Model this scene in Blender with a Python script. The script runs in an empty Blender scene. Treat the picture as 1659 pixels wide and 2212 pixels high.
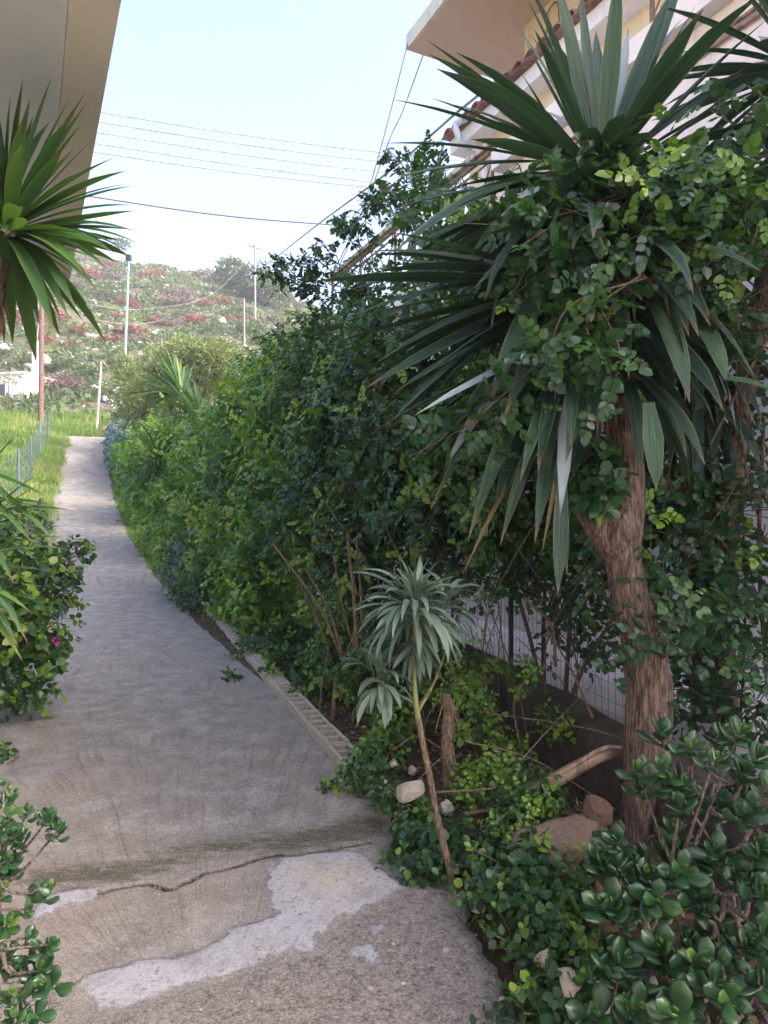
import bpy, math, random
import numpy as np
from mathutils import Vector
R = math.radians
rng = np.random.default_rng(7)
random.seed(7)
scene = bpy.context.scene
# ------------------------------------------------------------------ camera, sky, sun, exposure
F, CX, CY, EYE = 1475.0, 829.5, 1106.0, 1.6        # focal length and centre in 1659x2212 units
cam = bpy.data.objects.new("camera", bpy.data.cameras.new("camera"))
scene.collection.objects.link(cam)
cam.location = (0, 0, EYE); cam.rotation_euler = (R(90), 0, 0)
cam.data.sensor_fit = 'VERTICAL'; cam.data.sensor_height = 36.0; cam.data.lens = 36.0 * F / 2212.0
cam.data.clip_start = 0.05; cam.data.clip_end = 2000
scene.camera = cam
scene.render.resolution_x = 768; scene.render.resolution_y = 1024
SUN_AZ, SUN_EL = R(112), R(36)
world = bpy.data.worlds.new("World"); scene.world = world; world.use_nodes = True
wn = world.node_tree.nodes; wl = world.node_tree.links
bg = wn["Background"]; bg.inputs[1].default_value = 0.14
sky = wn.new("ShaderNodeTexSky"); sky.sky_type = 'NISHITA'; sky.sun_disc = False
sky.sun_elevation = SUN_EL; sky.sun_rotation = SUN_AZ
sky.air_density = 1.0; sky.dust_density = 6.0; sky.ozone_density = 1.3
tint = wn.new("ShaderNodeMix"); tint.data_type = 'RGBA'; tint.blend_type = 'MULTIPLY'; tint.inputs[0].default_value = 1.0
tint.inputs[7].default_value = (1.03, .965, 1.02, 1)          # thin winter veil: less cyan
wl.new(sky.outputs[0], tint.inputs[6]); wl.new(tint.outputs[2], bg.inputs[0])
sl = bpy.data.lights.new("sun", 'SUN'); sl.energy = 1.0; sl.angle = R(14); sl.color = (1.0, 0.95, 0.86)
so = bpy.data.objects.new("sun", sl); scene.collection.objects.link(so)
sd_ = Vector((math.sin(SUN_AZ)*math.cos(SUN_EL), math.cos(SUN_AZ)*math.cos(SUN_EL), math.sin(SUN_EL)))
so.rotation_euler = sd_.to_track_quat('Z', 'Y').to_euler()
so.location = (0, 20, 30)
scene.view_settings.view_transform = 'Standard'; scene.view_settings.look = 'None'
scene.view_settings.exposure = 2.3; scene.view_settings.gamma = 1.0
scene.cycles.max_bounces = 7; scene.cycles.transparent_max_bounces = 4
scene.cycles.diffuse_bounces = 4; scene.cycles.glossy_bounces = 2; scene.cycles.transmission_bounces = 4
scene.cycles.use_denoising = True

# ------------------------------------------------------------------ coordinates
def at(px, py, Y):                     # a place in the world from where it shows in the photo and its distance
    return np.array([(px-CX)/F*Y, Y, EYE-(py-CY)/F*Y])
def onground(px, py):
    return at(px, py, EYE*F/(py-CY))
D = np.array([-0.418, 0.908]); RT = np.array([0.908, 0.418]); P0 = np.array([-0.16, 4.3])
def prof(s):
    return np.interp(s, [-50, 8, 10, 13.6, 17.3, 20.4, 24.2, 30, 34, 38], [0, 0, 0.2, 0.95, 1.7, 2.45, 3.5, 5.0, 5.7, 6.6])
def P(s, o, z=0.0, g=True):            # along the path, across it, above the ground
    q = P0 + s*D + o*RT
    return np.array([q[0], q[1], z + (float(prof(s)) if g else 0)])
def so_of(x, y):
    dx = x-P0[0]; dy = y-P0[1]
    return dx*D[0]+dy*D[1], dx*RT[0]+dy*RT[1]

def _h(i, j, k):
    v = np.sin(i*127.1 + j*311.7 + k*74.7)*43758.5453
    return v - np.floor(v)
def vnoise(x, y, z=0.0):
    x, y, z = np.broadcast_arrays(np.asarray(x, float), np.asarray(y, float), np.asarray(z, float))
    i, j, k = np.floor(x), np.floor(y), np.floor(z)
    u, v, w = x-i, y-j, z-k
    u = u*u*(3-2*u); v = v*v*(3-2*v); w = w*w*(3-2*w)
    def c(a, b, e): return _h(i+a, j+b, k+e)
    r0 = (c(0,0,0)*(1-u)+c(1,0,0)*u)*(1-v) + (c(0,1,0)*(1-u)+c(1,1,0)*u)*v
    r1 = (c(0,0,1)*(1-u)+c(1,0,1)*u)*(1-v) + (c(0,1,1)*(1-u)+c(1,1,1)*u)*v
    return r0*(1-w)+r1*w
def fbm(x, y, z=0.0, o=4):
    t = 0; a = 0.5; f = 1.0
    for _ in range(o):
        t = t + a*(vnoise(np.asarray(x)*f, np.asarray(y)*f, np.asarray(z)*f+7.3*_)*2-1); a *= .5; f *= 2.03
    return t

def ridge(th):                          # height of the hill's skyline by bearing (tan of the angle)
    return np.interp(th, [-1.2, -0.55, -0.43, -0.37, -0.25, -0.18, -0.10, 0.1, 0.6, 1.2],
                     [52, 45, 42.5, 41.0, 39.0, 37.3, 34.0, 26, 14, 8])
def hillz(x, y):
    s, o = so_of(x, y)
    near = prof(s)
    dist = np.maximum(y, 1)
    q = np.interp(dist, [36, 46, 60, 80, 108, 125, 170], [0, .085, .29, .60, 1.0, 1.04, .7])
    th = x/np.maximum(y, 5)
    h = 6.0 + (ridge(th)-6.0)*q
    w = np.clip((dist-33)/10, 0, 1)
    n = fbm(x*.06, y*.06, 3.1)*3.0*np.clip((dist-40)/30, 0, 1)*np.clip((112-dist)/30, .25, 1) + fbm(x*.35, y*.35, 1.7)*.8*np.clip((dist-36)/12, 0, 1)
    return near*(1-w) + (h+n)*w
def gz(x, y):
    s, o = so_of(x, y)
    base = prof(s)
    cut = -0.035*((o > -2.2) & (o < 0.0)).astype(float)
    right = np.clip((o+0.02)/0.5, 0, 1); left = np.clip((-2.2-o)/0.5, 0, 1)
    b = fbm(x*2.2, y*2.2, .4)*.05*np.maximum(right, left)
    far = np.clip((s-8)/6, 0, 1)
    b = b + left*far*.35*np.clip((-2.2-o)/1.5, 0, 1)*(0.6+fbm(x*.5, y*.5, 8)) + .03*right
    return base + b + cut

# ------------------------------------------------------------------ mesh helpers
class MB:
    def __init__(self):
        self.v = []; self.f = {3: [], 4: []}; self.n = 0; self.fv = {3: [], 4: []}; self.pv = []; self.uv = []
    def add(self, v, f, var=0.5, pt=None, uu=None):
        v = np.asarray(v, float).reshape(-1, 3); f = np.asarray(f, int)
        k = f.shape[1]
        self.v.append(v); self.f[k].append(f+self.n)
        self.fv[k].append(np.full(len(f), var) if np.isscalar(var) else np.asarray(var))
        self.pv.append(np.zeros(len(v)) if pt is None else np.asarray(pt)); self.uv.append(np.zeros(len(v)) if uu is None else np.asarray(uu))
        self.n += len(v); return self
    def mesh(self, name, mat, smooth=True, attrs=None):
        V = np.concatenate(self.v); pv = np.concatenate(self.pv)
        T = np.concatenate(self.f[3]) if self.f[3] else np.zeros((0, 3), int)
        Q = np.concatenate(self.f[4]) if self.f[4] else np.zeros((0, 4), int)
        me = bpy.data.meshes.new(name)
        me.vertices.add(len(V)); me.vertices.foreach_set('co', V.ravel().astype(np.float32))
        loops = np.concatenate([T.ravel(), Q.ravel()]).astype(np.int32)
        me.loops.add(len(loops)); me.loops.foreach_set('vertex_index', loops)
        st = np.concatenate([np.arange(len(T))*3, len(T)*3+np.arange(len(Q))*4]).astype(np.int32)
        me.polygons.add(len(st)); me.polygons.foreach_set('loop_start', st)
        me.update(calc_edges=True)
        if smooth: me.polygons.foreach_set('use_smooth', np.ones(len(st), bool))
        else: me.polygons.foreach_set('use_smooth', np.zeros(len(st), bool))
        fv = np.concatenate([np.concatenate(self.fv[3]) if self.fv[3] else np.zeros(0), np.concatenate(self.fv[4]) if self.fv[4] else np.zeros(0)])
        a = me.attributes.new('var', 'FLOAT', 'FACE'); a.data.foreach_set('value', fv.astype(np.float32))
        a = me.attributes.new('tt', 'FLOAT', 'POINT'); a.data.foreach_set('value', pv.astype(np.float32))
        a = me.attributes.new('uu', 'FLOAT', 'POINT'); a.data.foreach_set('value', np.concatenate(self.uv).astype(np.float32))
        for k, arr in (attrs or {}).items():
            a = me.attributes.new(k, 'FLOAT', 'POINT'); a.data.foreach_set('value', np.asarray(arr).ravel().astype(np.float32))
        if mat: me.materials.append(mat)
        return me
    def build(self, name, mat, parent=None, smooth=True, attrs=None, loc=None):
        if loc is not None:
            self.v = [v-np.asarray(loc, float) for v in self.v]
        o = bpy.data.objects.new(name, self.mesh(name, mat, smooth, attrs)); scene.collection.objects.link(o)
        if loc is not None and parent is None: o.location = loc
        if parent is not None: o.parent = parent
        return o
def tag(o, label=None, cat=None, group=None, kind=None):
    if label: o['label'] = label
    if cat: o['category'] = cat
    if group: o['group'] = group
    if kind: o['kind'] = kind
    return o
def thing(name, label, cat, loc=(0, 0, 0), group=None):
    o = bpy.data.objects.new(name, None); scene.collection.objects.link(o)
    o.location = [float(c) for c in loc]; o.empty_display_size = .1
    return tag(o, label, cat, group)
def part(mb, name, mat, parent, smooth=True, gpar=None, label=None):
    """a part built in world coordinates under a thing (or under a part: gpar is the thing)"""
    base = np.array((gpar or parent).location)
    if gpar is not None: mb.v = [v-base for v in mb.v]; o = MBlink(mb, name, mat, parent, smooth)
    else: mb.v = [v-base for v in mb.v]; o = MBlink(mb, name, mat, parent, smooth)
    if label: o['label'] = label
    return o
def MBlink(mb, name, mat, parent, smooth):
    o = bpy.data.objects.new(name, mb.mesh(name, mat, smooth)); scene.collection.objects.link(o); o.parent = parent; return o

def nrm(v):
    v = np.asarray(v, float); return v/np.maximum(np.linalg.norm(v, axis=-1, keepdims=True), 1e-9)
def frames(y, up):
    y = nrm(y); x = nrm(np.cross(y, up)); z = np.cross(x, y)
    return np.stack([x, y, z], axis=-1)      # columns
def inst(mb, tv, tf, M, pos, S, var, tpt=None):
    n, k = len(pos), len(tv)
    S = np.asarray(S, float).reshape(n, -1)
    loc = tv[None]*(S[:, None, :] if S.shape[1] == 3 else S[:, :, None])
    V = np.einsum('nij,nkj->nki', M, loc) + pos[:, None]
    Fc = (tf[None] + (np.arange(n)*k)[:, None, None]).reshape(-1, tf.shape[1])
    mb.add(V.reshape(-1, 3), Fc, np.repeat(var, len(tf)), None if tpt is None else np.tile(tpt, n))
def tube(mb, pts, rad, seg=7, var=.5, cap=True, bump=0.0):
    pts = np.asarray(pts, float); n = len(pts)
    rad = np.full(n, rad) if np.isscalar(rad) else np.asarray(rad, float)
    t = nrm(np.gradient(pts, axis=0))
    ref = np.array([0, 0, 1.]) if abs(t[:, 2]).mean() < .8 else np.array([1., 0, 0])
    x = nrm(np.cross(t, ref)); y = np.cross(t, x)
    a = np.linspace(0, 2*np.pi, seg, endpoint=False)
    rr = rad[:, None]*np.ones(seg)
    if bump: rr = rr*(1+bump*fbm(np.cos(a)[None]*1.3+pts[:, :1]*3, np.sin(a)[None]*1.3+pts[:, 2:]*4, pts[:, 1:2]*3))
    V = pts[:, None] + (np.cos(a)[None, :, None]*x[:, None] + np.sin(a)[None, :, None]*y[:, None])*rr[:, :, None]
    i = np.arange(n-1)[:, None]*seg; j = np.arange(seg)[None]; jn = (j+1) % seg
    Fq = np.stack([i+j, i+jn, i+seg+jn, i+seg+j], -1).reshape(-1, 4)
    mb.add(V.reshape(-1, 3), Fq, var, np.repeat(np.linspace(0, 1, n), seg))
    if cap:
        for e, idx in ((0, 0), (1, n-1)):
            c = mb.n
            ring = V[idx]
            vv = np.concatenate([ring, ring.mean(0)[None]])
            f = np.array([[k, (k+1) % seg, seg] for k in range(seg)])
            mb.add(vv, f if e else f[:, ::-1], var, np.full(seg+1, float(e)))
    return mb
def curve(pts, n=12):                  # Catmull-Rom through the points
    p = np.asarray(pts, float); p = np.vstack([2*p[0]-p[1], p, 2*p[-1]-p[-2]])
    out = []
    m = len(p)-3
    for t in np.linspace(0, m-1e-6, n):
        i = int(t); u = t-i; a, b, c, d = p[i:i+4]
        out.append(.5*((2*b)+(c-a)*u+(2*a-5*b+4*c-d)*u*u+(3*b-a-3*c+d)*u**3))
    return np.array(out)
def box(mb, fr, a0, a1, b0, b1, z0, z1, var=.5):
    """axis box in a frame fr(a,b,z)"""
    c = [fr(a, b, z) for z in (z0, z1) for b in (b0, b1) for a in (a0, a1)]
    f = [[0, 2, 3, 1], [4, 5, 7, 6], [0, 1, 5, 4], [2, 6, 7, 3], [0, 4, 6, 2], [1, 3, 7, 5]]
    mb.add(np.array(c), np.array(f), var)
    return mb
def wbox(mb, c, sx, sy, sz, ang=0.0, var=.5):
    c = np.asarray(c, float); ca, sa = math.cos(ang), math.sin(ang)
    fr = lambda a, b, z: c + np.array([a*ca-b*sa, a*sa+b*ca, z])
    return box(mb, fr, -sx/2, sx/2, -sy/2, sy/2, 0, sz, var)

# ------------------------------------------------------------------ materials
class NT:
    def __init__(self, name):
        self.m = bpy.data.materials.new(name); self.m.use_nodes = True
        self.t = self.m.node_tree; self.n = self.t.nodes; self.l = self.t.links
        self.b = self.n["Principled BSDF"]; self.out = self.n["Material Output"]
    def N(self, typ, **kw):
        x = self.n.new("ShaderNode"+typ)
        for k, v in kw.items(): setattr(x, k, v)
        return x
    def L(self, a, b): self.l.new(a, b)
    def math(self, op, a, b=None, c=None, clamp=False):
        x = self.N("Math", operation=op); x.use_clamp = clamp
        for i, q in enumerate((a, b, c)):
            if q is None: continue
            if isinstance(q, (int, float)): x.inputs[i].default_value = q
            else: self.L(q, x.inputs[i])
        return x.outputs[0]
    def mix(self, f, a, b, mode='MIX'):
        x = self.N("Mix", data_type='RGBA', blend_type=mode)
        for i, q in ((0, f), (6, a), (7, b)):
            if isinstance(q, (int, float)): x.inputs[i].default_value = q
            elif isinstance(q, tuple): x.inputs[i].default_value = (*q, 1)
            else: self.L(q, x.inputs[i])
        return x.outputs[2]
    def ramp(self, f, stops, interp='LINEAR'):
        x = self.N("ValToRGB"); x.color_ramp.interpolation = interp
        e = x.color_ramp.elements
        while len(e) < len(stops): e.new(0.5)
        for k, (p, c) in enumerate(stops):
            e[k].position = p; e[k].color = (*c, 1) if len(c) == 3 else c
        self.L(f, x.inputs[0]); return x.outputs[0]
    def attr(self, name): x = self.N("Attribute", attribute_name=name); return x.outputs['Fac']
    def obj(self, scale=(1, 1, 1), rot=(0, 0, 0)):
        tc = self.N("TexCoord"); mp = self.N("Mapping")
        g = self.N("NewGeometry")
        self.L(g.outputs['Position'], mp.inputs[0]); mp.inputs['Scale'].default_value = scale; mp.inputs['Rotation'].default_value = rot
        return mp.outputs[0]
    def noise(self, vec, scale, detail=4, rough=.55, dist=0):
        x = self.N("TexNoise"); x.inputs['Scale'].default_value = scale; x.inputs['Detail'].default_value = detail
        x.inputs['Roughness'].default_value = rough; x.inputs['Distortion'].default_value = dist
        if vec is not None: self.L(vec, x.inputs['Vector'])
        return x.outputs['Fac']
    def voro(self, vec, scale, feature='F1'):
        x = self.N("TexVoronoi", feature=feature); x.inputs['Scale'].default_value = scale
        self.L(vec, x.inputs['Vector']); return x
    def bump(self, h, strength=.5, dist=.01, nrm_=None):
        x = self.N("Bump"); x.inputs['Strength'].default_value = strength; x.inputs['Distance'].default_value = dist
        self.L(h, x.inputs['Height'])
        if nrm_ is not None: self.L(nrm_, x.inputs['Normal'])
        self.L(x.outputs[0], self.b.inputs['Normal']); return x.outputs[0]
    def set(self, col=None, rough=.7, spec=.5, metal=0):
        if col is not None:
            if isinstance(col, tuple): self.b.inputs['Base Color'].default_value = (*col, 1)
            else: self.L(col, self.b.inputs['Base Color'])
        if isinstance(rough, (int, float)): self.b.inputs['Roughness'].default_value = rough
        else: self.L(rough, self.b.inputs['Roughness'])
        self.b.inputs['Specular IOR Level'].default_value = spec; self.b.inputs['Metallic'].default_value = metal
        return self.m
def simple(name, col, rough=.7, amp=.25, streak=0, scale=8, bump=.2, bdist=.004, spec=.4, metal=0, stretch=(1, 1, 1)):
    t = NT(name); v = t.obj(stretch)
    n = t.noise(v, scale, 6); n2 = t.noise(v, scale*9, 3)
    a = tuple(c*(1-amp) for c in col); b = tuple(min(1, c*(1+amp)) for c in col)
    c = t.mix(t.math('MULTIPLY', t.math('ADD', n, n2), .5), a, b)
    if streak:
        q = t.math('MULTIPLY', t.math('SUBTRACT', t.noise(t.obj((5, 5, .35)), 1.5, 6, .65), .5), 4, clamp=True)
        c = t.mix(t.math('MULTIPLY', q, streak), c, tuple(k*.55 for k in col))
        q2 = t.math('MULTIPLY', t.math('SUBTRACT', t.noise(t.obj(), 1.1, 7, .7), .55), 5, clamp=True)
        c = t.mix(t.math('MULTIPLY', q2, streak*.8), c, tuple(k*.65 for k in col))
    t.set(c, rough, spec, metal)
    if bump: t.bump(n2, bump, bdist)
    return t.m
def leafmat(name, stops, rough=.42, trans=.3, tcol=(.35, .55, .06), spec=.5, tip=None, mid=None, vein=False, coat=0, fib=0):
    t = NT(name)
    col = t.ramp(t.attr('var'), stops)
    n = t.noise(t.obj(), 25, 3)
    col = t.mix(t.math('MULTIPLY', n, .5), col, (.02, .045, .02), 'MIX') if vein else col
    if fib:
        cb = t.N("CombineXYZ"); t.L(t.math('MULTIPLY', t.attr('uu'), 7.0), cb.inputs[0]); t.L(t.math('MULTIPLY', t.attr('tt'), 1.6), cb.inputs[1]); t.L(t.math('MULTIPLY', t.attr('var'), 60.0), cb.inputs[2])
        fn = t.noise(cb.outputs[0], 1.0, 5, .7)
        col = t.mix(t.math('MULTIPLY', t.math('SUBTRACT', fn, .48), 4.5*fib, clamp=True), col, t.mix(.5, col, (.16, .24, .12)))
        col = t.mix(t.math('MULTIPLY', t.math('SUBTRACT', .46, fn), 4.5*fib, clamp=True), col, t.mix(.55, col, (.004, .012, .012)))
        eg = t.math('MULTIPLY', t.math('SUBTRACT', t.math('ABSOLUTE', t.attr('uu')), .86), 8, clamp=True)
        col = t.mix(t.math('MULTIPLY', eg, .6), col, (.17, .22, .09))
        sp_ = t.math('MULTIPLY', t.math('SUBTRACT', t.noise(t.obj(), 18, 6, .75), .62), 9, clamp=True)
        col = t.mix(t.math('MULTIPLY', sp_, .5), col, (.13, .10, .05))
        t.bump(fn, .5, .004)
    if tip:
        f = t.math('MULTIPLY', t.math('SUBTRACT', t.attr('tt'), tip[0]), 1/(1-tip[0]), clamp=True)
        col = t.mix(f, col, tip[1])
    t.set(col, rough, spec)
    if coat: t.b.inputs['Coat Weight'].default_value = coat; t.b.inputs['Coat Roughness'].default_value = .25
    tr = t.N("BsdfTranslucent"); tc = t.mix(.6, col, tcol, 'MIX'); 
    t.L(t.mix(1.0, tc, (.9, .95, .7), 'MULTIPLY'), tr.inputs[0])
    mx = t.N("MixShader"); mx.inputs[0].default_value = trans
    t.L(t.b.outputs[0], mx.inputs[1]); t.L(tr.outputs[0], mx.inputs[2]); t.L(mx.outputs[0], t.out.inputs[0])
    return t.m
M = {}
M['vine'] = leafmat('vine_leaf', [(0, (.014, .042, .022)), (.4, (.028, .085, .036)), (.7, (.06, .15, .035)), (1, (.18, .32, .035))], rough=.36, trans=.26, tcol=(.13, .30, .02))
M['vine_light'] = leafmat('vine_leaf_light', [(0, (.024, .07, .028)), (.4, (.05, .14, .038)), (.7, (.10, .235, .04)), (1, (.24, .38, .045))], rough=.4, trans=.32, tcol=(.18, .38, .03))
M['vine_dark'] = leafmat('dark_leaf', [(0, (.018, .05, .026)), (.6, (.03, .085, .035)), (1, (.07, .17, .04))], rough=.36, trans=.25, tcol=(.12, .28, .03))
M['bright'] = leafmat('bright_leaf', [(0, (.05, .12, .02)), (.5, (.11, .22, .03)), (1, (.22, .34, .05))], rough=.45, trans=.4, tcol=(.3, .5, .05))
M['olive'] = leafmat('pale_leaf', [(0, (.10, .15, .06)), (.5, (.20, .26, .12)), (1, (.34, .38, .18))], rough=.55, trans=.35, tcol=(.4, .5, .1))
M['silver'] = leafmat('silver_leaf', [(0, (.10, .17, .16)), (1, (.22, .32, .32))], rough=.6, trans=.2, tcol=(.3, .4, .3))
M['yucca'] = leafmat('yucca_leaf', [(0, (.010, .032, .026)), (.5, (.016, .052, .034)), (.8, (.035, .10, .045)), (.9, (.20, .27, .30)), (1, (.28, .35, .40))], rough=.5, trans=.10, tcol=(.07, .2, .03), spec=.32, fib=1, tip=(.90, (.14, .09, .04)))
M['yucca_bright'] = leafmat('yucca_leaf_bright', [(0, (.02, .065, .03)), (.6, (.045, .13, .04)), (1, (.14, .25, .045))], rough=.48, trans=.24, tcol=(.2, .38, .03), spec=.35, fib=.8, tip=(.86, (.20, .12, .05)))
M['dead'] = leafmat('dead_leaf', [(0, (.10, .06, .035)), (1, (.30, .20, .12))], rough=.8, trans=.15, tcol=(.3, .2, .1), fib=.8)
M['echium'] = leafmat('grey_green_leaf', [(0, (.07, .12, .09)), (.6, (.13, .20, .15)), (1, (.22, .30, .22))], rough=.6, trans=.22, tcol=(.15, .28, .08))
M['jade'] = leafmat('jade_leaf', [(0, (.012, .045, .02)), (.5, (.024, .08, .028)), (.85, (.045, .13, .032)), (1, (.13, .23, .04))], rough=.36, trans=.12, tcol=(.1, .3, .03), coat=.12, vein=True)
M['grass'] = leafmat('grass_blade', [(0, (.05, .10, .025)), (.4, (.12, .20, .045)), (.75, (.25, .33, .09)), (1, (.42, .38, .20))], rough=.55, trans=.4, tcol=(.3, .55, .04))
M['redshrub'] = leafmat('red_scrub', [(0, (.13, .065, .055)), (.6, (.26, .115, .09)), (1, (.36, .19, .14))], rough=.8, trans=.2, tcol=(.4, .15, .08))
M['purpleshrub'] = leafmat('mauve_scrub', [(0, (.12, .09, .09)), (1, (.24, .19, .18))], rough=.85, trans=.2, tcol=(.3, .2, .15))
M['greenshrub'] = leafmat('green_scrub', [(0, (.045, .08, .032)), (1, (.115, .165, .06))], rough=.7, trans=.25, tcol=(.2, .3, .05))
def bark(name, a, b, sc=1.0, ridge_=True):
    t = NT(name); v = t.obj((1, 1, .13))
    n = t.noise(v, 85*sc, 4, .6, .2); n2 = t.noise(t.obj((1, 1, 1)), 7*sc, 5); n3 = t.noise(t.obj((1, 1, .6)), 90*sc, 4)
    f = t.math('ADD', t.math('MULTIPLY', n, .8), t.math('MULTIPLY', n3, .2))
    col = t.ramp(f, [(.38, tuple(c*.35 for c in a)), (.50, a), (.64, b)])
    col = t.mix(t.math('MULTIPLY', t.math('SUBTRACT', n2, .56), .8, clamp=True), col, tuple(c*1.25 for c in b))
    t.set(col, .9, .2); t.bump(f, .8, .014/sc)
    return t.m
M['bark'] = bark('trunk_bark', (.125, .09, .07), (.26, .195, .155))
M['stem'] = bark('stem_bark', (.10, .07, .045), (.24, .17, .11), 2)
M['stem_tan'] = bark('tan_stem', (.15, .11, .075), (.30, .23, .16), 2)
M['stem_green'] = simple('green_stem', (.20, .22, .08), .6, .3, 20)
M['jadestem'] = bark('jade_stem', (.11, .09, .075), (.25, .215, .18), 2)
M['wood_pole'] = bark('wooden_pole', (.16, .10, .085), (.28, .19, .16), .6)
M['cream'] = simple('cream_render', (.72, .60, .42), .85, .06, .35, 1.5, .15, .003)
M['white'] = simple('white_render', (.78, .74, .74), .85, .06, .35, 1.2, .15, .003)
M['soffit'] = simple('grey_soffit', (.74, .78, .79), .9, .05, .18, .8, .15, .002)
M['soffit_beam'] = simple('beige_beam', (.82, .76, .63), .9, .08, .3, 1.5, .15, .003)
M['pinksoffit'] = simple('rose_soffit', (.66, .50, .42), .9, .06, .3, .8, .1, .002)
M['fascia'] = simple('fascia', (.66, .66, .58), .85, .06, .5, 1.5, .1, .002)
M['tile'] = simple('clay_tile', (.30, .15, .12), .8, .5, 5, .4, .006)
M['pipe'] = simple('pale_pipe', (.62, .68, .76), .5, .05, 4, 0)
M['rust'] = simple('rusty_rail', (.30, .19, .14), .7, .3, 12, .2)
M['paintedrail'] = simple('painted_rail', (.52, .44, .37), .6, .15, 12, .1)
M['wire'] = simple('wire', (.30, .29, .30), .6, .1, 5, 0)
M['blackwire'] = simple('black_cable', (.05, .05, .055), .6, .1, 5, 0)
M['teal'] = simple('teal_paint', (.26, .42, .42), .5, .2, 5, .1)
M['bluefence'] = simple('blue_fence_paint', (.11, .15, .20), .55, .15, 5, 0)
M['darkmetal'] = simple('dark_metal', (.035, .035, .04), .6, .2, 9, .1)
M['mesh'] = simple('fence_wire', (.10, .10, .11), .6, .3, 20, 0, metal=.3)
M['glass'] = NT('window_glass').set((.05, .06, .07), .12, .6)
M['pink'] = simple('pink_petal', (.62, .06, .42), .5, .15, 20, 0)
M['red_house'] = simple('stone_rubble', (.45, .23, .17), .9, .4, 4, .4, .01)

def rockmat(name, a, b, lich=(.5, .5, .46), sc=1.0):
    t = NT(name); v = t.obj()
    n = t.noise(v, 6*sc, 8, .65); n2 = t.noise(v, 30*sc, 6, .7)
    col = t.ramp(t.math('ADD', t.math('MULTIPLY', n, .6), t.math('MULTIPLY', n2, .4)), [(.35, a), (.62, b)])
    sp = t.math('MULTIPLY', t.math('SUBTRACT', t.noise(v, 14*sc, 4), .56), 9, clamp=True)
    col = t.mix(t.math('MULTIPLY', sp, .4), col, lich)
    t.set(col, .9, .25); t.bump(t.math('ADD', n, n2), 1.0, .03/sc)
    return t.m
M['rock_white'] = rockmat('limestone_white', (.42, .38, .31), (.62, .57, .47))
M['rock_tan'] = rockmat('tan_rock', (.17, .125, .095), (.32, .245, .185), (.28, .25, .2))
M['rock_brown'] = rockmat('brown_rock', (.12, .08, .055), (.23, .155, .11), (.20, .18, .14))
M['rock_hill'] = rockmat('hill_limestone', (.19, .19, .19), (.42, .42, .42), (.27, .26, .25), .25)
M['oldwall'] = rockmat('old_concrete', (.05, .042, .034), (.13, .11, .09), (.10, .11, .06), .7)
M['shadesoil'] = simple('shade_soil', (.03, .024, .018), .95, .4, 30, .5)  # soil tone with the shade of the kerb cells put into the colour
M['deadwood'] = simple('dead_wood', (.27, .20, .14), .85, .35, 14, .6, .006)
M['kerb'] = rockmat('kerb_concrete', (.34, .31, .25), (.52, .48, .39), (.2, .22, .12), 2)

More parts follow.
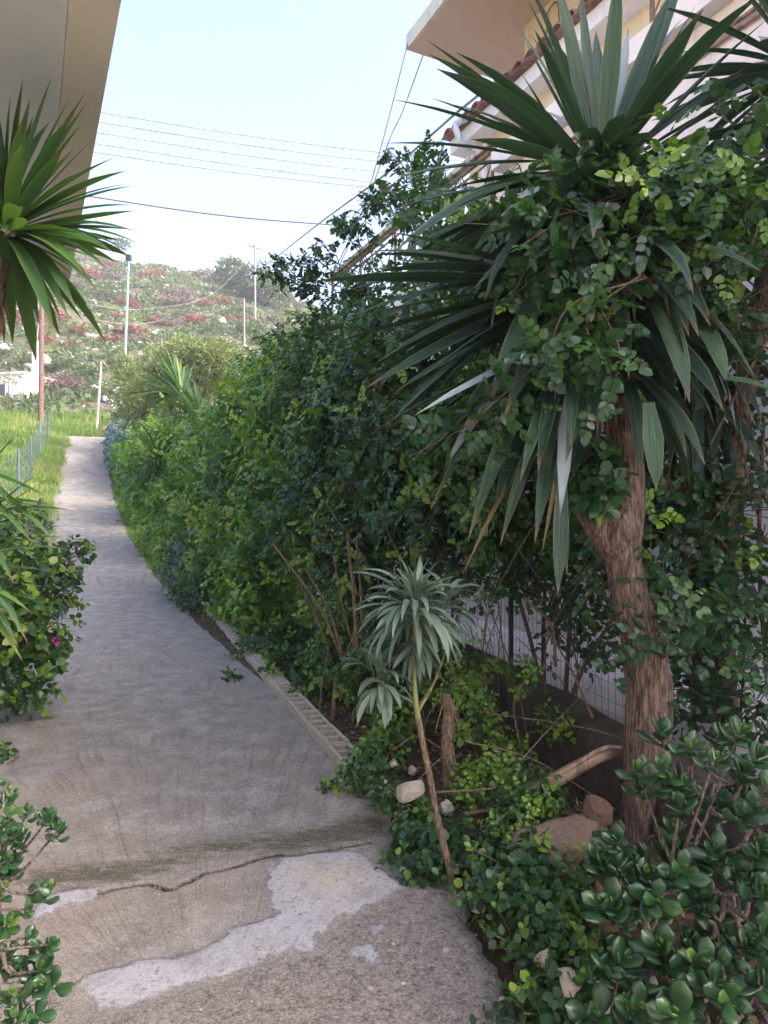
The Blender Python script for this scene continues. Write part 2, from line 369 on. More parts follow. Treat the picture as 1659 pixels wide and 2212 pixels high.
# path concrete
def pathmat():
    t = NT('path_concrete'); v = t.obj()
    big = t.noise(v, .9, 5, .6); mid = t.noise(v, 5, 6, .65); fine = t.noise(v, 70, 5, .7); agg = t.voro(v, 95)
    grain = t.noise(v, 260, 2, .6)
    col = t.ramp(t.math('ADD', t.math('MULTIPLY', mid, .55), t.math('MULTIPLY', fine, .45)), [(.34, (.145, .139, .124)), (.5, (.25, .242, .218)), (.62, (.40, .39, .352))])
    col = t.mix(t.math('MULTIPLY', t.math('SUBTRACT', big, .47), 3.2, clamp=True), col, (.31, .255, .195), 'MIX')
    # brush marks of the broom
    cb = t.N("CombineXYZ"); t.L(t.math('MULTIPLY', t.attr('bru'), 1.0), cb.inputs[0]); t.L(t.attr('brv'), cb.inputs[1])
    br = t.noise(cb.outputs[0], 1.0, 3, .6)
    col = t.mix(t.math('MULTIPLY', t.math('MULTIPLY', t.math('SUBTRACT', .5, br), t.math('MULTIPLY', t.math('SUBTRACT', big, .36), 5.0, clamp=True)), 4.8, clamp=True), col, t.mix(.5, col, (.06, .055, .05)))
    cb2 = t.N("CombineXYZ"); t.L(t.math('MULTIPLY', t.attr('ps'), 16.0), cb2.inputs[0]); t.L(t.math('MULTIPLY', t.attr('po'), 1.6), cb2.inputs[1])
    rip = t.noise(cb2.outputs[0], 1.0, 4, .65)
    far = t.attr('farm')
    col = t.mix(t.math('MULTIPLY', t.math('MULTIPLY', t.math('SUBTRACT', .52, rip), 4.0, clamp=True), far), col, (.15, .138, .125))
    # dark coarse old concrete
    co = t.math('ADD', t.attr('coarse'), t.math('MULTIPLY', t.math('SUBTRACT', mid, .5), .18))
    co = t.math('MULTIPLY', co, 14, clamp=True)
    dk = t.ramp(t.math('ADD', t.math('MULTIPLY', fine, .6), t.math('MULTIPLY', t.noise(v, 15, 6, .75), .5)), [(.42, (.085, .078, .068)), (.5, (.17, .158, .14)), (.63, (.31, .29, .26))])
    col = t.mix(co, col, dk)
    # moss
    ms = t.math('MULTIPLY', t.math('ADD', t.math('ADD', t.attr('moss'), .05), t.math('MULTIPLY', t.math('SUBTRACT', t.noise(t.obj((1, 2.6, 1), (0, 0, .35)), 6, 8, .75), .5), .50)), 9, clamp=True)
    col = t.mix(t.math('MULTIPLY', ms, .92), col, t.mix(fine, (.03, .028, .018), (.12, .11, .06)))
    ds = t.math('MULTIPLY', t.math('ADD', t.attr('dirt'), t.math('MULTIPLY', t.math('SUBTRACT', t.noise(v, 7, 7, .7), .5), .3)), 4, clamp=True)
    col = t.mix(t.math('MULTIPLY', ds, .75), col, t.mix(fine, (.07, .05, .035), (.19, .135, .09)))
    # repair mortar
    ed = t.math('MULTIPLY', t.math('SUBTRACT', t.noise(v, 11, 8, .72), .5), .16)
    pa = t.math('MULTIPLY', t.math('ADD', t.attr('patch'), ed), 55, clamp=True)
    warm = t.math('MULTIPLY', t.math('ADD', t.attr('warm'), t.math('MULTIPLY', t.math('SUBTRACT', mid, .5), .3)), 5, clamp=True)
    pc = t.mix(warm, (.43, .45, .49), (.52, .485, .41))
    pc = t.mix(t.math('MULTIPLY', t.math('SUBTRACT', t.noise(v, 8, 6, .7), .47), 2.5, clamp=True), pc, (.27, .255, .235))
    pc = t.mix(t.math('MULTIPLY', t.math('SUBTRACT', t.noise(v, 45, 3, .7), .58), 9, clamp=True), pc, (.17, .16, .15))
    wr = t.math('SUBTRACT', 1.0, t.math('MULTIPLY', t.math('SUBTRACT', t.noise(v, 5.5, 8, .78), .55), 7, clamp=True))
    col = t.mix(t.math('MULTIPLY', t.math('MULTIPLY', pa, .93), t.math('ADD', .35, t.math('MULTIPLY', wr, .65))), col, pc)
    # cracks
    wob = t.math('MULTIPLY', t.math('SUBTRACT', t.noise(v, 30, 4), .5), .012)
    cr = t.math('SUBTRACT', 1.0, t.math('MULTIPLY', t.math('ABSOLUTE', t.math('ADD', t.attr('crack'), wob)), 95), clamp=True)
    col = t.mix(cr, col, (.012, .01, .008))
    hr = t.voro(v, .9, 'DISTANCE_TO_EDGE')
    # specks: pale chips and dark grit
    vs = t.voro(v, 17); sm = t.math('MULTIPLY', t.math('SUBTRACT', .10, vs.outputs['Distance']), 30, clamp=True)
    rd = t.N("SeparateColor"); t.L(vs.outputs['Color'], rd.inputs[0])
    col = t.mix(t.math('MULTIPLY', sm, t.math('GREATER_THAN', rd.outputs[0], .88)), col, (.52, .50, .47))
    col = t.mix(t.math('MULTIPLY', sm, t.math('LESS_THAN', rd.outputs[0], .14)), col, (.05, .045, .04))
    col = t.mix(t.math('MULTIPLY', t.math('SUBTRACT', grain, .5), 3.2, clamp=True), col, (.08, .073, .068))
    g3 = t.noise(v, 140, 3, .7); col = t.mix(t.math('MULTIPLY', t.math('SUBTRACT', g3, .52), 3.0, clamp=True), col, (.46, .44, .41))
    gg = t.noise(v, 33, 8, .8)
    col = t.mix(t.math('MULTIPLY', t.math('SUBTRACT', .47, gg), 5.0, clamp=True), col, t.mix(.6, col, (.03, .027, .024)))
    col = t.mix(t.math('MULTIPLY', t.math('SUBTRACT', gg, .56), 5.0, clamp=True), col, t.mix(.5, col, (.6, .58, .54)))
    t.set(col, .88, .3)
    h = t.math('ADD', t.math('MULTIPLY', fine, .5), t.math('MULTIPLY', t.math('MULTIPLY', br, .45), t.math('SUBTRACT', 1.0, co)))
    h = t.math('ADD', h, t.math('MULTIPLY', t.math('MULTIPLY', rip, far), 1.2))
    h = t.math('SUBTRACT', h, t.math('MULTIPLY', cr, 3.0))
    h = t.math('ADD', h, t.math('MULTIPLY', pa, .5))
    h = t.math('ADD', h, t.math('MULTIPLY', t.math('MULTIPLY', t.noise(v, 24, 5, .7), co), 1.6))
    t.bump(h, 1.0, .011)
    return t.m
M['path'] = pathmat()
def groundmat():
    t = NT('ground_soil'); v = t.obj()
    n = t.noise(v, 3, 8, .7); f = t.noise(v, 40, 5, .7)
    soil = t.ramp(t.math('ADD', t.math('MULTIPLY', n, .5), t.math('MULTIPLY', f, .5)), [(.35, (.035, .026, .018)), (.5, (.085, .062, .042)), (.66, (.19, .145, .10))])
    gr = t.ramp(t.noise(v, 12, 6, .7), [(.35, (.035, .085, .012)), (.65, (.12, .22, .035))])
    t.set(t.mix(t.attr('green'), soil, gr), .95, .1)
    t.bump(t.math('ADD', f, n), .9, .02)
    return t.m
M['ground'] = groundmat()
def hillmat():
    t = NT('hill_ground'); v = t.obj()
    n = t.noise(v, .35, 8, .7); m = t.noise(v, 1.6, 8, .75); k = t.noise(v, .12, 4)
    gr = t.ramp(m, [(.33, (.055, .085, .03)), (.5, (.13, .19, .06)), (.66, (.24, .29, .12))])
    dry = t.ramp(m, [(.3, (.16, .13, .10)), (.65, (.34, .29, .23))])
    col = t.mix(t.math('MULTIPLY', t.math('SUBTRACT', n, .47), 9, clamp=True), gr, dry)
    rk = t.ramp(t.noise(v, 5, 6, .7), [(.35, (.22, .22, .215)), (.65, (.55, .55, .53))])
    rm = t.math('MULTIPLY', t.math('SUBTRACT', t.noise(v, .8, 9, .78), .54), 16, clamp=True)
    col = t.mix(rm, col, rk)
    rd = t.math('MULTIPLY', t.math('SUBTRACT', t.noise(v, .22, 5, .6), .60), 14, clamp=True)
    col = t.mix(t.math('MULTIPLY', rd, .8), col, (.27, .13, .10))
    t.set(t.mix(1.0, col, (.74, .74, .72), 'MULTIPLY'), .95, .15); t.bump(t.math('ADD', m, t.math('MULTIPLY', rm, .6)), 1.0, .5)
    return t.m
M['hill'] = hillmat()

# ------------------------------------------------------------------ leaf templates
def leaf_quad(w=.55, fold=.12, tip=-.12):
    v = np.array([[0, 0, 0], [w*.42, .28, fold*.6], [w*.40, .68, fold*.3], [0, 1, tip], [-w*.40, .68, fold*.3], [-w*.42, .28, fold*.6]])
    return v, np.array([[0, 1, 2, 3], [0, 3, 4, 5]])
def pinnate(k=3, seed=0, w=.62, ll=.30, splay=62):
    r = np.random.default_rng(seed); lv, lf = leaf_quad(w)
    V = []; Fs = []; n = 0
    items = []
    for i in range(k):
        t = .30 + .55*i/max(k-1, 1)*.95
        for sgn in (-1, 1): items.append((t+r.uniform(-.02, .02), sgn*R(splay-10*i+r.uniform(-10, 10)), ll*r.uniform(.85, 1.15)*(1-.08*i)))
    items.append((.93, R(r.uniform(-8, 8)), ll*1.15))
    for t, a, L in items:
        q = lv*L*np.array([1, 1, 1.]); rl = r.uniform(-.35, .35)
        q = np.stack([q[:, 0]*math.cos(rl)+q[:, 2]*math.sin(rl), q[:, 1], -q[:, 0]*math.sin(rl)+q[:, 2]*math.cos(rl)-q[:, 1]*.2], 1)
        x = q[:, 0]*math.cos(a)+q[:, 1]*math.sin(a); y = -q[:, 0]*math.sin(a)+q[:, 1]*math.cos(a)
        V.append(np.stack([x, y+t, q[:, 2]-.28*t*t], 1)); Fs.append(lf+n); n += 6
    V.append(np.array([[-.008, 0, 0], [.008, 0, 0], [.008, .95, -.25], [-.008, .95, -.25]])); Fs.append(np.array([[0, 1, 2, 3]])+n)
    return np.concatenate(V), np.concatenate(Fs)
PIN = [pinnate(3, s, .92, .34) for s in range(4)]
PIN2 = [pinnate(2, s, .95, .40) for s in range(4)]
LEAF = [leaf_quad(.6), leaf_quad(.5, .2, -.25), leaf_quad(.7, .05, -.05)]
ROUND = [leaf_quad(.95, .08, -.06), leaf_quad(.85, .15, -.12)]
def rdir(n): return nrm(rng.normal(size=(n, 3)))
def scatter(mb, temps, pos, dirs, ups, size, var):
    k = rng.integers(0, len(temps), len(pos))
    for i, (tv, tf) in enumerate(temps):
        s = k == i
        if s.any(): inst(mb, tv, tf, frames(dirs[s], ups[s]), pos[s], size[s], var[s])
def clump(mb, smb, c, rad, nshoot, temps=PIN, size=.14, per=7, slen=(.18, .42), inner=.35, bright=.12, base_var=.35, keep=None, up=.25, rmin=.62):
    """leafy shoots growing out through the surface of an ellipsoid"""
    c = np.asarray(c, float); rad = np.asarray(rad, float)
    n = rdir(nshoot); 
    lump = 1 + .28*fbm(n[:, 0]*2+c[0]*3, n[:, 1]*2+c[1]*3, n[:, 2]*2+c[2])
    rr = rng.uniform(rmin, 1.0, nshoot)**.7*lump
    base = c + n*rad*rr[:, None]
    d = nrm(n/rad*rad.mean() + .55*rng.normal(size=(nshoot, 3)) + np.array([0, 0, up]))
    L = rng.uniform(*slen, nshoot)
    if keep is not None:
        k = keep(base+d*L[:, None]*.7); base, d, L, n = base[k], d[k], L[k], n[k]
    m = len(base)
    if m == 0: return
    isb = (rng.random(m) < bright)
    sv = base_var + rng.normal(0, .13, m) + isb*.42
    t = (np.arange(per)+.5)/per
    sag = np.array([0, 0, -1.])
    pos = base[:, None] + d[:, None]*(L[:, None]*t)[:, :, None] + sag*(.25*L[:, None]*t**2)[:, :, None]
    ang = np.arange(per)*2.4 + rng.uniform(0, 6.28, m)[:, None]
    fr = frames(d, n+np.array([0, 0, .3]))
    side = fr[:, None, :, 0]*np.cos(ang)[:, :, None] + fr[:, None, :, 2]*np.sin(ang)[:, :, None]
    ld = nrm(d[:, None]*.55 + side*.9 + rng.normal(0, .15, (m, per, 3)) + np.array([0, 0, -.1]))
    upv = nrm(np.array([0, 0, 1.]) + .7*n[:, None] + rng.normal(0, .35, (m, per, 3)))
    sz = size*rng.uniform(.7, 1.2, (m, per))*(1-.35*t)
    va = np.clip(sv[:, None] + rng.normal(0, .06, (m, per)) + .1*t, 0, 1)
    scatter(mb, temps, pos.reshape(-1, 3), ld.reshape(-1, 3), upv.reshape(-1, 3), sz.ravel(), va.ravel())
    if inner > 0:
        q = int(nshoot*per*inner); p = c + rdir(q)*rad*(rng.uniform(.1, .8, q)**.6)[:, None]
        if keep is not None: p = p[keep(p)]
        q = len(p)
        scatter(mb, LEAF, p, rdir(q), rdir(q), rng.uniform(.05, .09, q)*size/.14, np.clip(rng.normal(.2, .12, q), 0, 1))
    if smb is not None:
        for i in range(0, m, 3):
            a = base[i]-d[i]*.12; b = base[i]+d[i]*L[i]*.95+sag*.22*L[i]
            tube(smb, [a, (a+b)/2+rng.normal(0, .01, 3)+np.array([0, 0, .01]), b], [.0035, .003, .0015], 4, cap=False)
def strips(mb, base, az, el, length, width, droop, var, K=7, cross=.25, prof_=None, power=1.4, twist=None):
    """sword or strap shaped leaves: start direction by azimuth and elevation, bending down by droop over the length"""
    n = len(base); t = np.linspace(0, 1, K+1)
    e = el[:, None] - droop[:, None]*t[None]**power
    dirv = np.stack([np.cos(az)[:, None]*np.cos(e), np.sin(az)[:, None]*np.cos(e), np.sin(e)], -1)
    seg = dirv[:, :-1]*(length/K)[:, None, None]
    cen = base[:, None] + np.concatenate([np.zeros((n, 1, 3)), np.cumsum(seg, 1)], 1)
    side = np.stack([-np.sin(az), np.cos(az), 0*az], -1)[:, None]*np.ones((1, K+1, 1))
    nor = np.cross(dirv, side)
    if twist is not None:
        a = twist[:, None, None]; side, nor = side*np.cos(a)+nor*np.sin(a), nor*np.cos(a)-side*np.sin(a)
    w = (prof_ or yprof)(t)
    W = side*(width[:, None]*w)[:, :, None]*.5
    lift = nor*(width[:, None]*w*cross)[:, :, None]*-.5
    V = np.stack([cen-W-lift, cen, cen+W-lift], 2)       # n,K+1,3,3
    V = V.reshape(-1, 3)
    i = np.arange(K)[:, None]*3; j = np.arange(2)[None]
    f = np.stack([i+j, i+j+1, i+j+4, i+j+3], -1).reshape(-1, 4)
    Fq = (f[None]+(np.arange(n)*(K+1)*3)[:, None, None]).reshape(-1, 4)
    mb.add(V, Fq, np.repeat(var, len(f)), np.tile(np.repeat(t, 3), n), np.tile([-1., 0, 1.], n*(K+1)))
def yprof(t): return np.interp(t, [0, .1, .45, .75, 1], [.55, .6, 1, .75, .02])
def lprof(t): return np.interp(t, [0, .12, .5, .8, 1], [.15, .35, 1, .75, .03])
def gprof(t): return 1-t*.95
def hero(mb, b, tip, w, sag=.0, var=.4, K=9, up=None, cross=.3, face=None):
    """one sword leaf between two places, arched by sag"""
    b = np.asarray(b, float); tip = np.asarray(tip, float); mid = (b+tip)/2+np.array([0, 0, sag])
    t = np.linspace(0, 1, K+1)[:, None]
    c = (1-t)**2*b + 2*(1-t)*t*mid + t*t*tip
    d = nrm(np.gradient(c, axis=0)); f = np.array([0, -.5, .8]) if face is None else np.asarray(face, float)
    s = nrm(np.cross(d, f)); nn = np.cross(s, d)
    w_ = (w*yprof(t[:, 0]))[:, None]*.5
    V = np.stack([c-s*w_+nn*w_*cross, c, c+s*w_+nn*w_*cross], 1).reshape(-1, 3)
    i = np.arange(K)[:, None]*3; j = np.arange(2)[None]
    mb.add(V, np.stack([i+j, i+j+1, i+j+4, i+j+3], -1).reshape(-1, 4), var, np.repeat(t[:, 0], 3), np.tile([-1., 0, 1.], K+1))
def rock_v(seed, sub=3, ang=.35):
    r = np.random.default_rng(seed)
    import bmesh
    bm = bmesh.new(); bmesh.ops.create_icosphere(bm, subdivisions=sub, radius=1)
    v = np.array([q.co[:] for q in bm.verts]); f = np.array([[q.index for q in p.verts] for p in bm.faces]); bm.free()
    for _ in range(13):                       # planar facets
        n = nrm(r.normal(size=3)); h = r.uniform(.42, .78)
        dd = v@n; v = v - np.maximum(dd-h, 0)[:, None]*n*.9
    v *= (1+ang*.3*fbm(v[:, 0]*2+seed, v[:, 1]*2, v[:, 2]*2)+.06*fbm(v[:, 0]*7, v[:, 1]*7+seed, v[:, 2]*7))[:, None]
    return v, f
# ================================================================== THE SETTING
def grid_mesh(name, X, Y, Z, mat, attrs=None, kind='structure'):
    n, m = X.shape
    mb = MB(); i = np.arange(n-1)[:, None]*m; j = np.arange(m-1)[None]
    f = np.stack([i+j, i+j+1, i+m+j+1, i+m+j], -1).reshape(-1, 4)
    e1 = np.array([X[1, 0]-X[0, 0], Y[1, 0]-Y[0, 0]]); e2 = np.array([X[0, 1]-X[0, 0], Y[0, 1]-Y[0, 0]])
    if e2[0]*e1[1]-e2[1]*e1[0] < 0: f = f[:, ::-1]
    mb.add(np.stack([X, Y, Z], -1).reshape(-1, 3), f)
    o = mb.build(name, mat, attrs={k: v.ravel() for k, v in (attrs or {}).items()})
    o['kind'] = kind
    return o
def nonuni(segs):
    out = []
    for a, b, st in segs: out.append(np.arange(a, b, st))
    return np.concatenate(out+[[segs[-1][1]]])
# ground: one sheet to the horizon
S = nonuni([(-400, -40, 40), (-40, -6, 2), (-6, 10, .16), (10, 33, .22), (33, 44, .8)])
O = nonuni([(-400, -40, 40), (-40, -12, 2), (-12, -3.2, .3), (-3.2, 3.2, .12), (3.2, 12, .5), (12, 40, 3), (40, 400, 40)])
SS, OO = np.meshgrid(S, O, indexing='ij')
X = P0[0]+SS*D[0]+OO*RT[0]; Y = P0[1]+SS*D[1]+OO*RT[1]
near = (SS < 40)
Z = gz(X, Y)
w = np.clip((Y-33)/4, 0, 1); Z = Z*(1-w)+(prof(SS)-1.0)*w
green = np.clip((SS-7)/2, 0, 1)*np.clip((-2.25-OO)*4, 0, 1) + np.clip((SS-10)/1.5, 0, 1)*np.clip(OO*4+.1, 0, 1)*np.clip((1.2-OO)*3, 0, 1) + np.clip((SS-29)/2, 0, 1)
green = np.clip(green+.0*SS, 0, 1)
grid_mesh('ground', X, Y, Z, M['ground'], {'green': green})
# hill: fan of bearings and distances
yy = np.concatenate([np.arange(32.5, 60, .55), np.arange(60, 128, .9), np.arange(128, 240, 8)])
th = np.concatenate([np.linspace(-1.3, -.62, 30), np.linspace(-.61, .1, 200), np.linspace(.12, 1.3, 40)])
YY, TH = np.meshgrid(yy, th, indexing='ij'); XX = YY*TH
grid_mesh('hill', XX, YY, hillz(XX, YY), M['hill'])

# path
def seg_dist(x, y, pts):
    best = np.full(x.shape, 9.)
    for (a, b) in zip(pts[:-1], pts[1:]):
        ab = b-a; t = np.clip(((x-a[0])*ab[0]+(y-a[1])*ab[1])/max((ab@ab), 1e-9), 0, 1)
        best = np.minimum(best, np.hypot(x-a[0]-t*ab[0], y-a[1]-t*ab[1]))
    return best
def poly_sd(x, y, px):
    pts = [onground(*p)[:2] for p in px]; pts.append(pts[0])
    d = seg_dist(x, y, pts); ins = np.zeros(x.shape, bool)
    for a, b in zip(pts[:-1], pts[1:]):
        c = ((a[1] > y) != (b[1] > y)) & (x < (b[0]-a[0])*(y-a[1])/((b[1]-a[1])+1e-12)+a[0]); ins ^= c
    return np.where(ins, d, -d)
S = nonuni([(-6.5, -3.4, .12), (-3.4, 1.2, .014), (1.2, 4, .03), (4, 9, .06), (9, 30.6, .12)])
Nv = 230
SS = np.repeat(S[:, None], Nv, 1)
eR = np.interp(S, [-7, -3, -2.2, -1.4, -.6, 3, 6, 8, 11, 14, 20, 25, 30], [-.55, -.5, -.33, -.1, .03, .14, .22, .2, -.1, -.3, -.38, -.33, 0])
eL = np.interp(S, [-7, 2.2, 3.2, 4.5, 9.5, 14, 18, 24, 30], [-4.2, -3.6, -2.35, -2.0, -1.95, -2.15, -2.2, -2.02, -1.85])
eR = eR + .035*fbm(S*2.1, 0*S, 2) + .03*fbm(S*9, 0*S, 4) + .09*np.clip(.5-S, 0, 1)*fbm(S*4, 0*S, 6); eL = eL + .06*fbm(S*1.7, 0*S, 5)
u = np.linspace(0, 1, Nv)[None]
OO = eL[:, None]*(1-u)+eR[:, None]*u
X = P0[0]+SS*D[0]+OO*RT[0]; Y = P0[1]+SS*D[1]+OO*RT[1]
patch = np.maximum.reduce([poly_sd(X, Y, p) for p in (
    [(155, 2125), (200, 2098), (300, 2072), (420, 2062), (500, 2006), (590, 1975), (572, 1925), (575, 1885), (610, 1850), (680, 1842), (780, 1838), (805, 1868), (882, 1915), (830, 1952), (720, 1995), (692, 2022), (684, 2055), (590, 2065), (500, 2112), (400, 2128), (260, 2180), (205, 2187), (195, 2160)],
    [(120, 1925), (215, 1915), (215, 1945), (150, 1960), (60, 1990), (80, 1950)],
    [(760, 2045), (800, 2040), (820, 2060), (820, 2085), (790, 2090), (760, 2065)],
    [(795, 2003), (830, 2000), (834, 2012), (808, 2022)])])
moss = np.maximum(poly_sd(X, Y, [(60, 1885), (300, 1858), (430, 1840), (560, 1822), (690, 1785), (800, 1765), (840, 1775), (830, 1805), (700, 1835), (600, 1845), (480, 1832), (400, 1862), (300, 1897), (215, 1918), (60, 1925)]),
                  poly_sd(X, Y, [(320, 1842), (600, 1798), (640, 1806), (600, 1822), (400, 1850)]))
coarse = poly_sd(X, Y, [(155, 2125), (205, 2187), (400, 2128), (500, 2112), (590, 2065), (684, 2055), (720, 1995), (882, 1915), (1100, 1900), (1500, 2300), (1100, 2900), (-400, 2900), (-300, 2150)])
warm = poly_sd(X, Y, [(640, 1950), (575, 1925), (575, 1885), (610, 1850), (780, 1838), (890, 1915), (720, 1990)])
crk = [onground(*p)[:2] for p in [(215, 1930), (240, 1920), (262, 1916), (300, 1910), (322, 1909), (340, 1914), (360, 1921), (375, 1919), (395, 1908), (410, 1904), (425, 1893), (440, 1886), (470, 1880), (490, 1876), (520, 1868), (553, 1856), (600, 1846), (640, 1848), (700, 1838), (800, 1822)]]
crk2 = [onground(*p)[:2] for p in [(10, 2118), (80, 2117), (110, 2122), (158, 2124)]]
crack = np.minimum(seg_dist(X, Y, crk), seg_dist(X, Y, crk2)+.002)
crack = np.maximum(crack-.004*np.clip(vnoise(X*7, Y*7)*1.8, .1, 2), 0)
# dirt blown along the edges
edge = np.minimum(OO-eL[:, None], eR[:, None]-OO)
dirt = .12-edge + .25*np.clip(1-np.abs(SS-1)/4, 0, 1)*np.clip((OO+.5)*1.5, 0, 1) - .22
# broom marks: fans swept about a few stances
a1 = onground(480, 1450)[:2]; a2 = onground(560, 1790)[:2]
def fan(c): 
    return np.arctan2(Y-c[1], X-c[0]), np.hypot(X-c[0], Y-c[1])
t1, r1 = fan(onground(440, 2350)[:2]); t1 = t1+.035*fbm(X*1.5, Y*1.5, 5); t2, r2 = fan(P0+D*6.2+RT*(-1.0))
sel = np.clip((SS-1.0)*2, 0, 1)
bru = np.where(SS < 3.4, t1*62, t2*40)*1.0
brv = np.where(SS < 3.4, r1, r2)*.9
z = prof(SS) + .012*fbm(X*1.3, Y*1.3, 2) + .01*fbm(X*.4, Y*.4, 9)
z = z + .006*np.clip(patch*30, 0, 1) - .012*np.clip(1-crack*120, 0, 1) - .02*np.clip((.04-edge)/.04, 0, 1)
z = z + .012*np.clip((moss+.03)*8, 0, 1)*fbm(X*9, Y*9, 1)
farm = np.clip((SS-3)/6, 0, 1)
z = z + farm*.012*np.sin(SS*9+fbm(X*1.2, Y*1.2)*6)*(fbm(X*1.1, Y*1.1, 3)+.5)
grid_mesh('path', X, Y, z, M['path'], dict(patch=patch, moss=moss, coarse=coarse, warm=warm, crack=crack, dirt=dirt, bru=bru, brv=brv, ps=SS, po=OO, farm=farm))

# ================================================================== BUILDINGS
hD = np.array([-.44, .898]); hR = np.array([.898, .44]); H0 = np.array([1.47, 7.1])
def H(a, b, z):
    q = H0 + hD*a + hR*b
    return np.array([q[0], q[1], z])
house = thing('house', 'cream house with a roofed upper storey and railed terrace behind the tall hedge', 'house', H(0, 0, 0))
part(box(box(MB(), H, .3, 5.3, 0, 8, -.6, 4.42), H, -9, .297, 0, 8, -.6, 5.3), 'terrace_wall', M['white'], house, False)
part(box(box(MB(), H, .42, 5.42, -.14, 8, 4.423, 4.62), H, -9, .417, -.14, 8, 5.303, 5.5), 'terrace_slab', M['white'], house, False)
mb = MB(); box(mb, H, -9, 3.2, 1.4, 8, 4.623, 7.2)
part(mb, 'wall', M['cream'], house, False)
part(box(MB(), H, -9, 2.8, 2.16, 8, 7.203, 9.1), 'upper_wall', M['cream'], house, False)
sb = MB(); box(sb, H, -9, 4.06, .8, 8.6, 9.103, 9.12)
part(sb, 'roof_soffit', M['pinksoffit'], house, False)
part(box(MB(), H, -9, 4.09, .77, 8.63, 9.123, 9.36), 'roof_slab', M['fascia'], house, False)
# tiled eave
mb = MB()
aa = np.arange(-8.5, 3.5, .25)
for k, a in enumerate(aa):
    for row in range(4):
        b0 = 1.02+row*.34; z0 = 7.36+row*.1
        t = np.linspace(0, np.pi, 9); rr = .115
        for bb in (0,):
            jit = random.uniform(-.012, .012)
            V = []
            for (q, zz, r2) in ((b0, z0, rr), (b0+.40, z0+.135, rr*.85)):
                V += [H(a+r2*math.cos(x)+jit, q, zz+r2*math.sin(x)) for x in t]
                V += [H(a+(r2-.018)*math.cos(x)+jit, q, zz+(r2-.018)*math.sin(x)) for x in t]
            V = np.array(V); f = []
            for i in range(8):
                f += [[i, i+1, 19+i, 18+i], [9+i, 27+i, 28+i, 10+i], [i, 9+i, 10+i, i+1]]
            mb.add(V, np.array(f), random.random())
part(mb, 'roof_tiles', M['tile'], house)
mb = MB(); 
box(mb, H, -9, 3.3, 1.12, 1.4-.003, 7.12, 7.33); part(mb, 'eave', M['white'], house, False)
mb = MB(); box(mb, H, -9, 3.33, 1.0, 2.3, 7.34, 7.352); part(mb, 'roof_deck', M['tile'], house, False)
mb = MB(); tube(mb, [H(a, 2.08, 7.98) for a in np.linspace(-8, 2.7, 8)], .055, 8); part(mb, 'gutter', M['pipe'], house)
mb = MB(); tube(mb, curve([H(2.7, 2.08, 7.97), H(2.75, 1.6, 7.62), H(2.75, .92, 7.3), H(2.72, .96, 7.0), H(2.7, 1.34, 6.7), H(2.7, 1.34, 4.7)], 22), .05, 8); part(mb, 'downpipe', M['pipe'], house)
mb = MB(); tube(mb, curve([H(2.2, 2.1, 8.9), H(2.2, 2.1, 8.4), H(2.05, 2.1, 8.3), H(1.95, 2.1, 8.4), H(1.95, 2.1, 8.85), H(2.05, 2.1, 8.95), H(2.2, 2.1, 8.9)], 24), .012, 5); part(mb, 'cable_loop', M['rust'], house)
for a0, a1_, z0, z1 in ((1.6, 2.3, 5.3, 6.6),):
    wf = MB()
    for q in ((a0, a0+.08, z0, z1), (a1_-.08, a1_, z0, z1), (a0+.08, a1_-.08, z1-.08, z1), (a0+.08, a1_-.08, z0, z0+.08), ((a0+a1_)/2-.03, (a0+a1_)/2+.03, z0+.08, z1-.08)):
        box(wf, H, q[0], q[1], 1.34, 1.397, q[2], q[3])
    wo = part(wf, 'window', M['white'], house, False)
    pm = MB(); box(pm, H, a0+.08, a1_-.08, 1.375, 1.392, z0+.08, z1-.08)
    part(pm, 'pane', M['glass'], wo, False, gpar=house)
# railing of the terrace
mb = MB()
for (q0, q1, dz) in ((-8.9, -1.7, .88), (.5, 5.3, 0)):
    tube(mb, [H(a, -.04, 5.6+dz) for a in (q0, q1)], .03, 8); tube(mb, [H(a, -.04, 4.72+dz) for a in (q0, q1)], .018, 6); tube(mb, [H(a, -.04, 5.5+dz) for a in (q0, q1)], .014, 6)
for a, dz in [(q, .88) for q in np.arange(-8.6, -1.6, 1.15)]+[(q, 0.) for q in np.arange(.53, 5.4, 1.19)]:
    tube(mb, [H(a, -.04, 4.62+dz), H(a, -.04, 5.6+dz)], .02, 6)
    if a < 5 and not -2 < a < .3:
        for k in range(2):
            x0 = a+k*.58; x1 = x0+.58
            tube(mb, [H(x0, -.04, 4.72+dz), H(x1, -.04, 5.5+dz)], .009, 4); tube(mb, [H(x1, -.04, 4.72+dz), H(x0, -.04, 5.5+dz)], .009, 4)
            tube(mb, [H(x1, -.04, 4.72+dz), H(x1, -.04, 5.5+dz)], .008, 4)
part(mb, 'railing', M['rust'], house)
mb = MB(); box(mb, H, .5, 5.3, -.1, .02, 5.64, 5.7); part(mb, 'handrail', M['paintedrail'], house, False)
mb = MB(); 
for zz in (4.2, 4.26): tube(mb, [H(a, -.03, zz+.85) for a in (-8, .2)], .016, 6)
part(mb, 'wall_cable', M['rust'], house)
# courtyard
court = box(MB(), H, -9, 5.3, -1.28, -.003, -.3, .35).build('courtyard', M['white'], smooth=False); court['kind'] = 'structure'
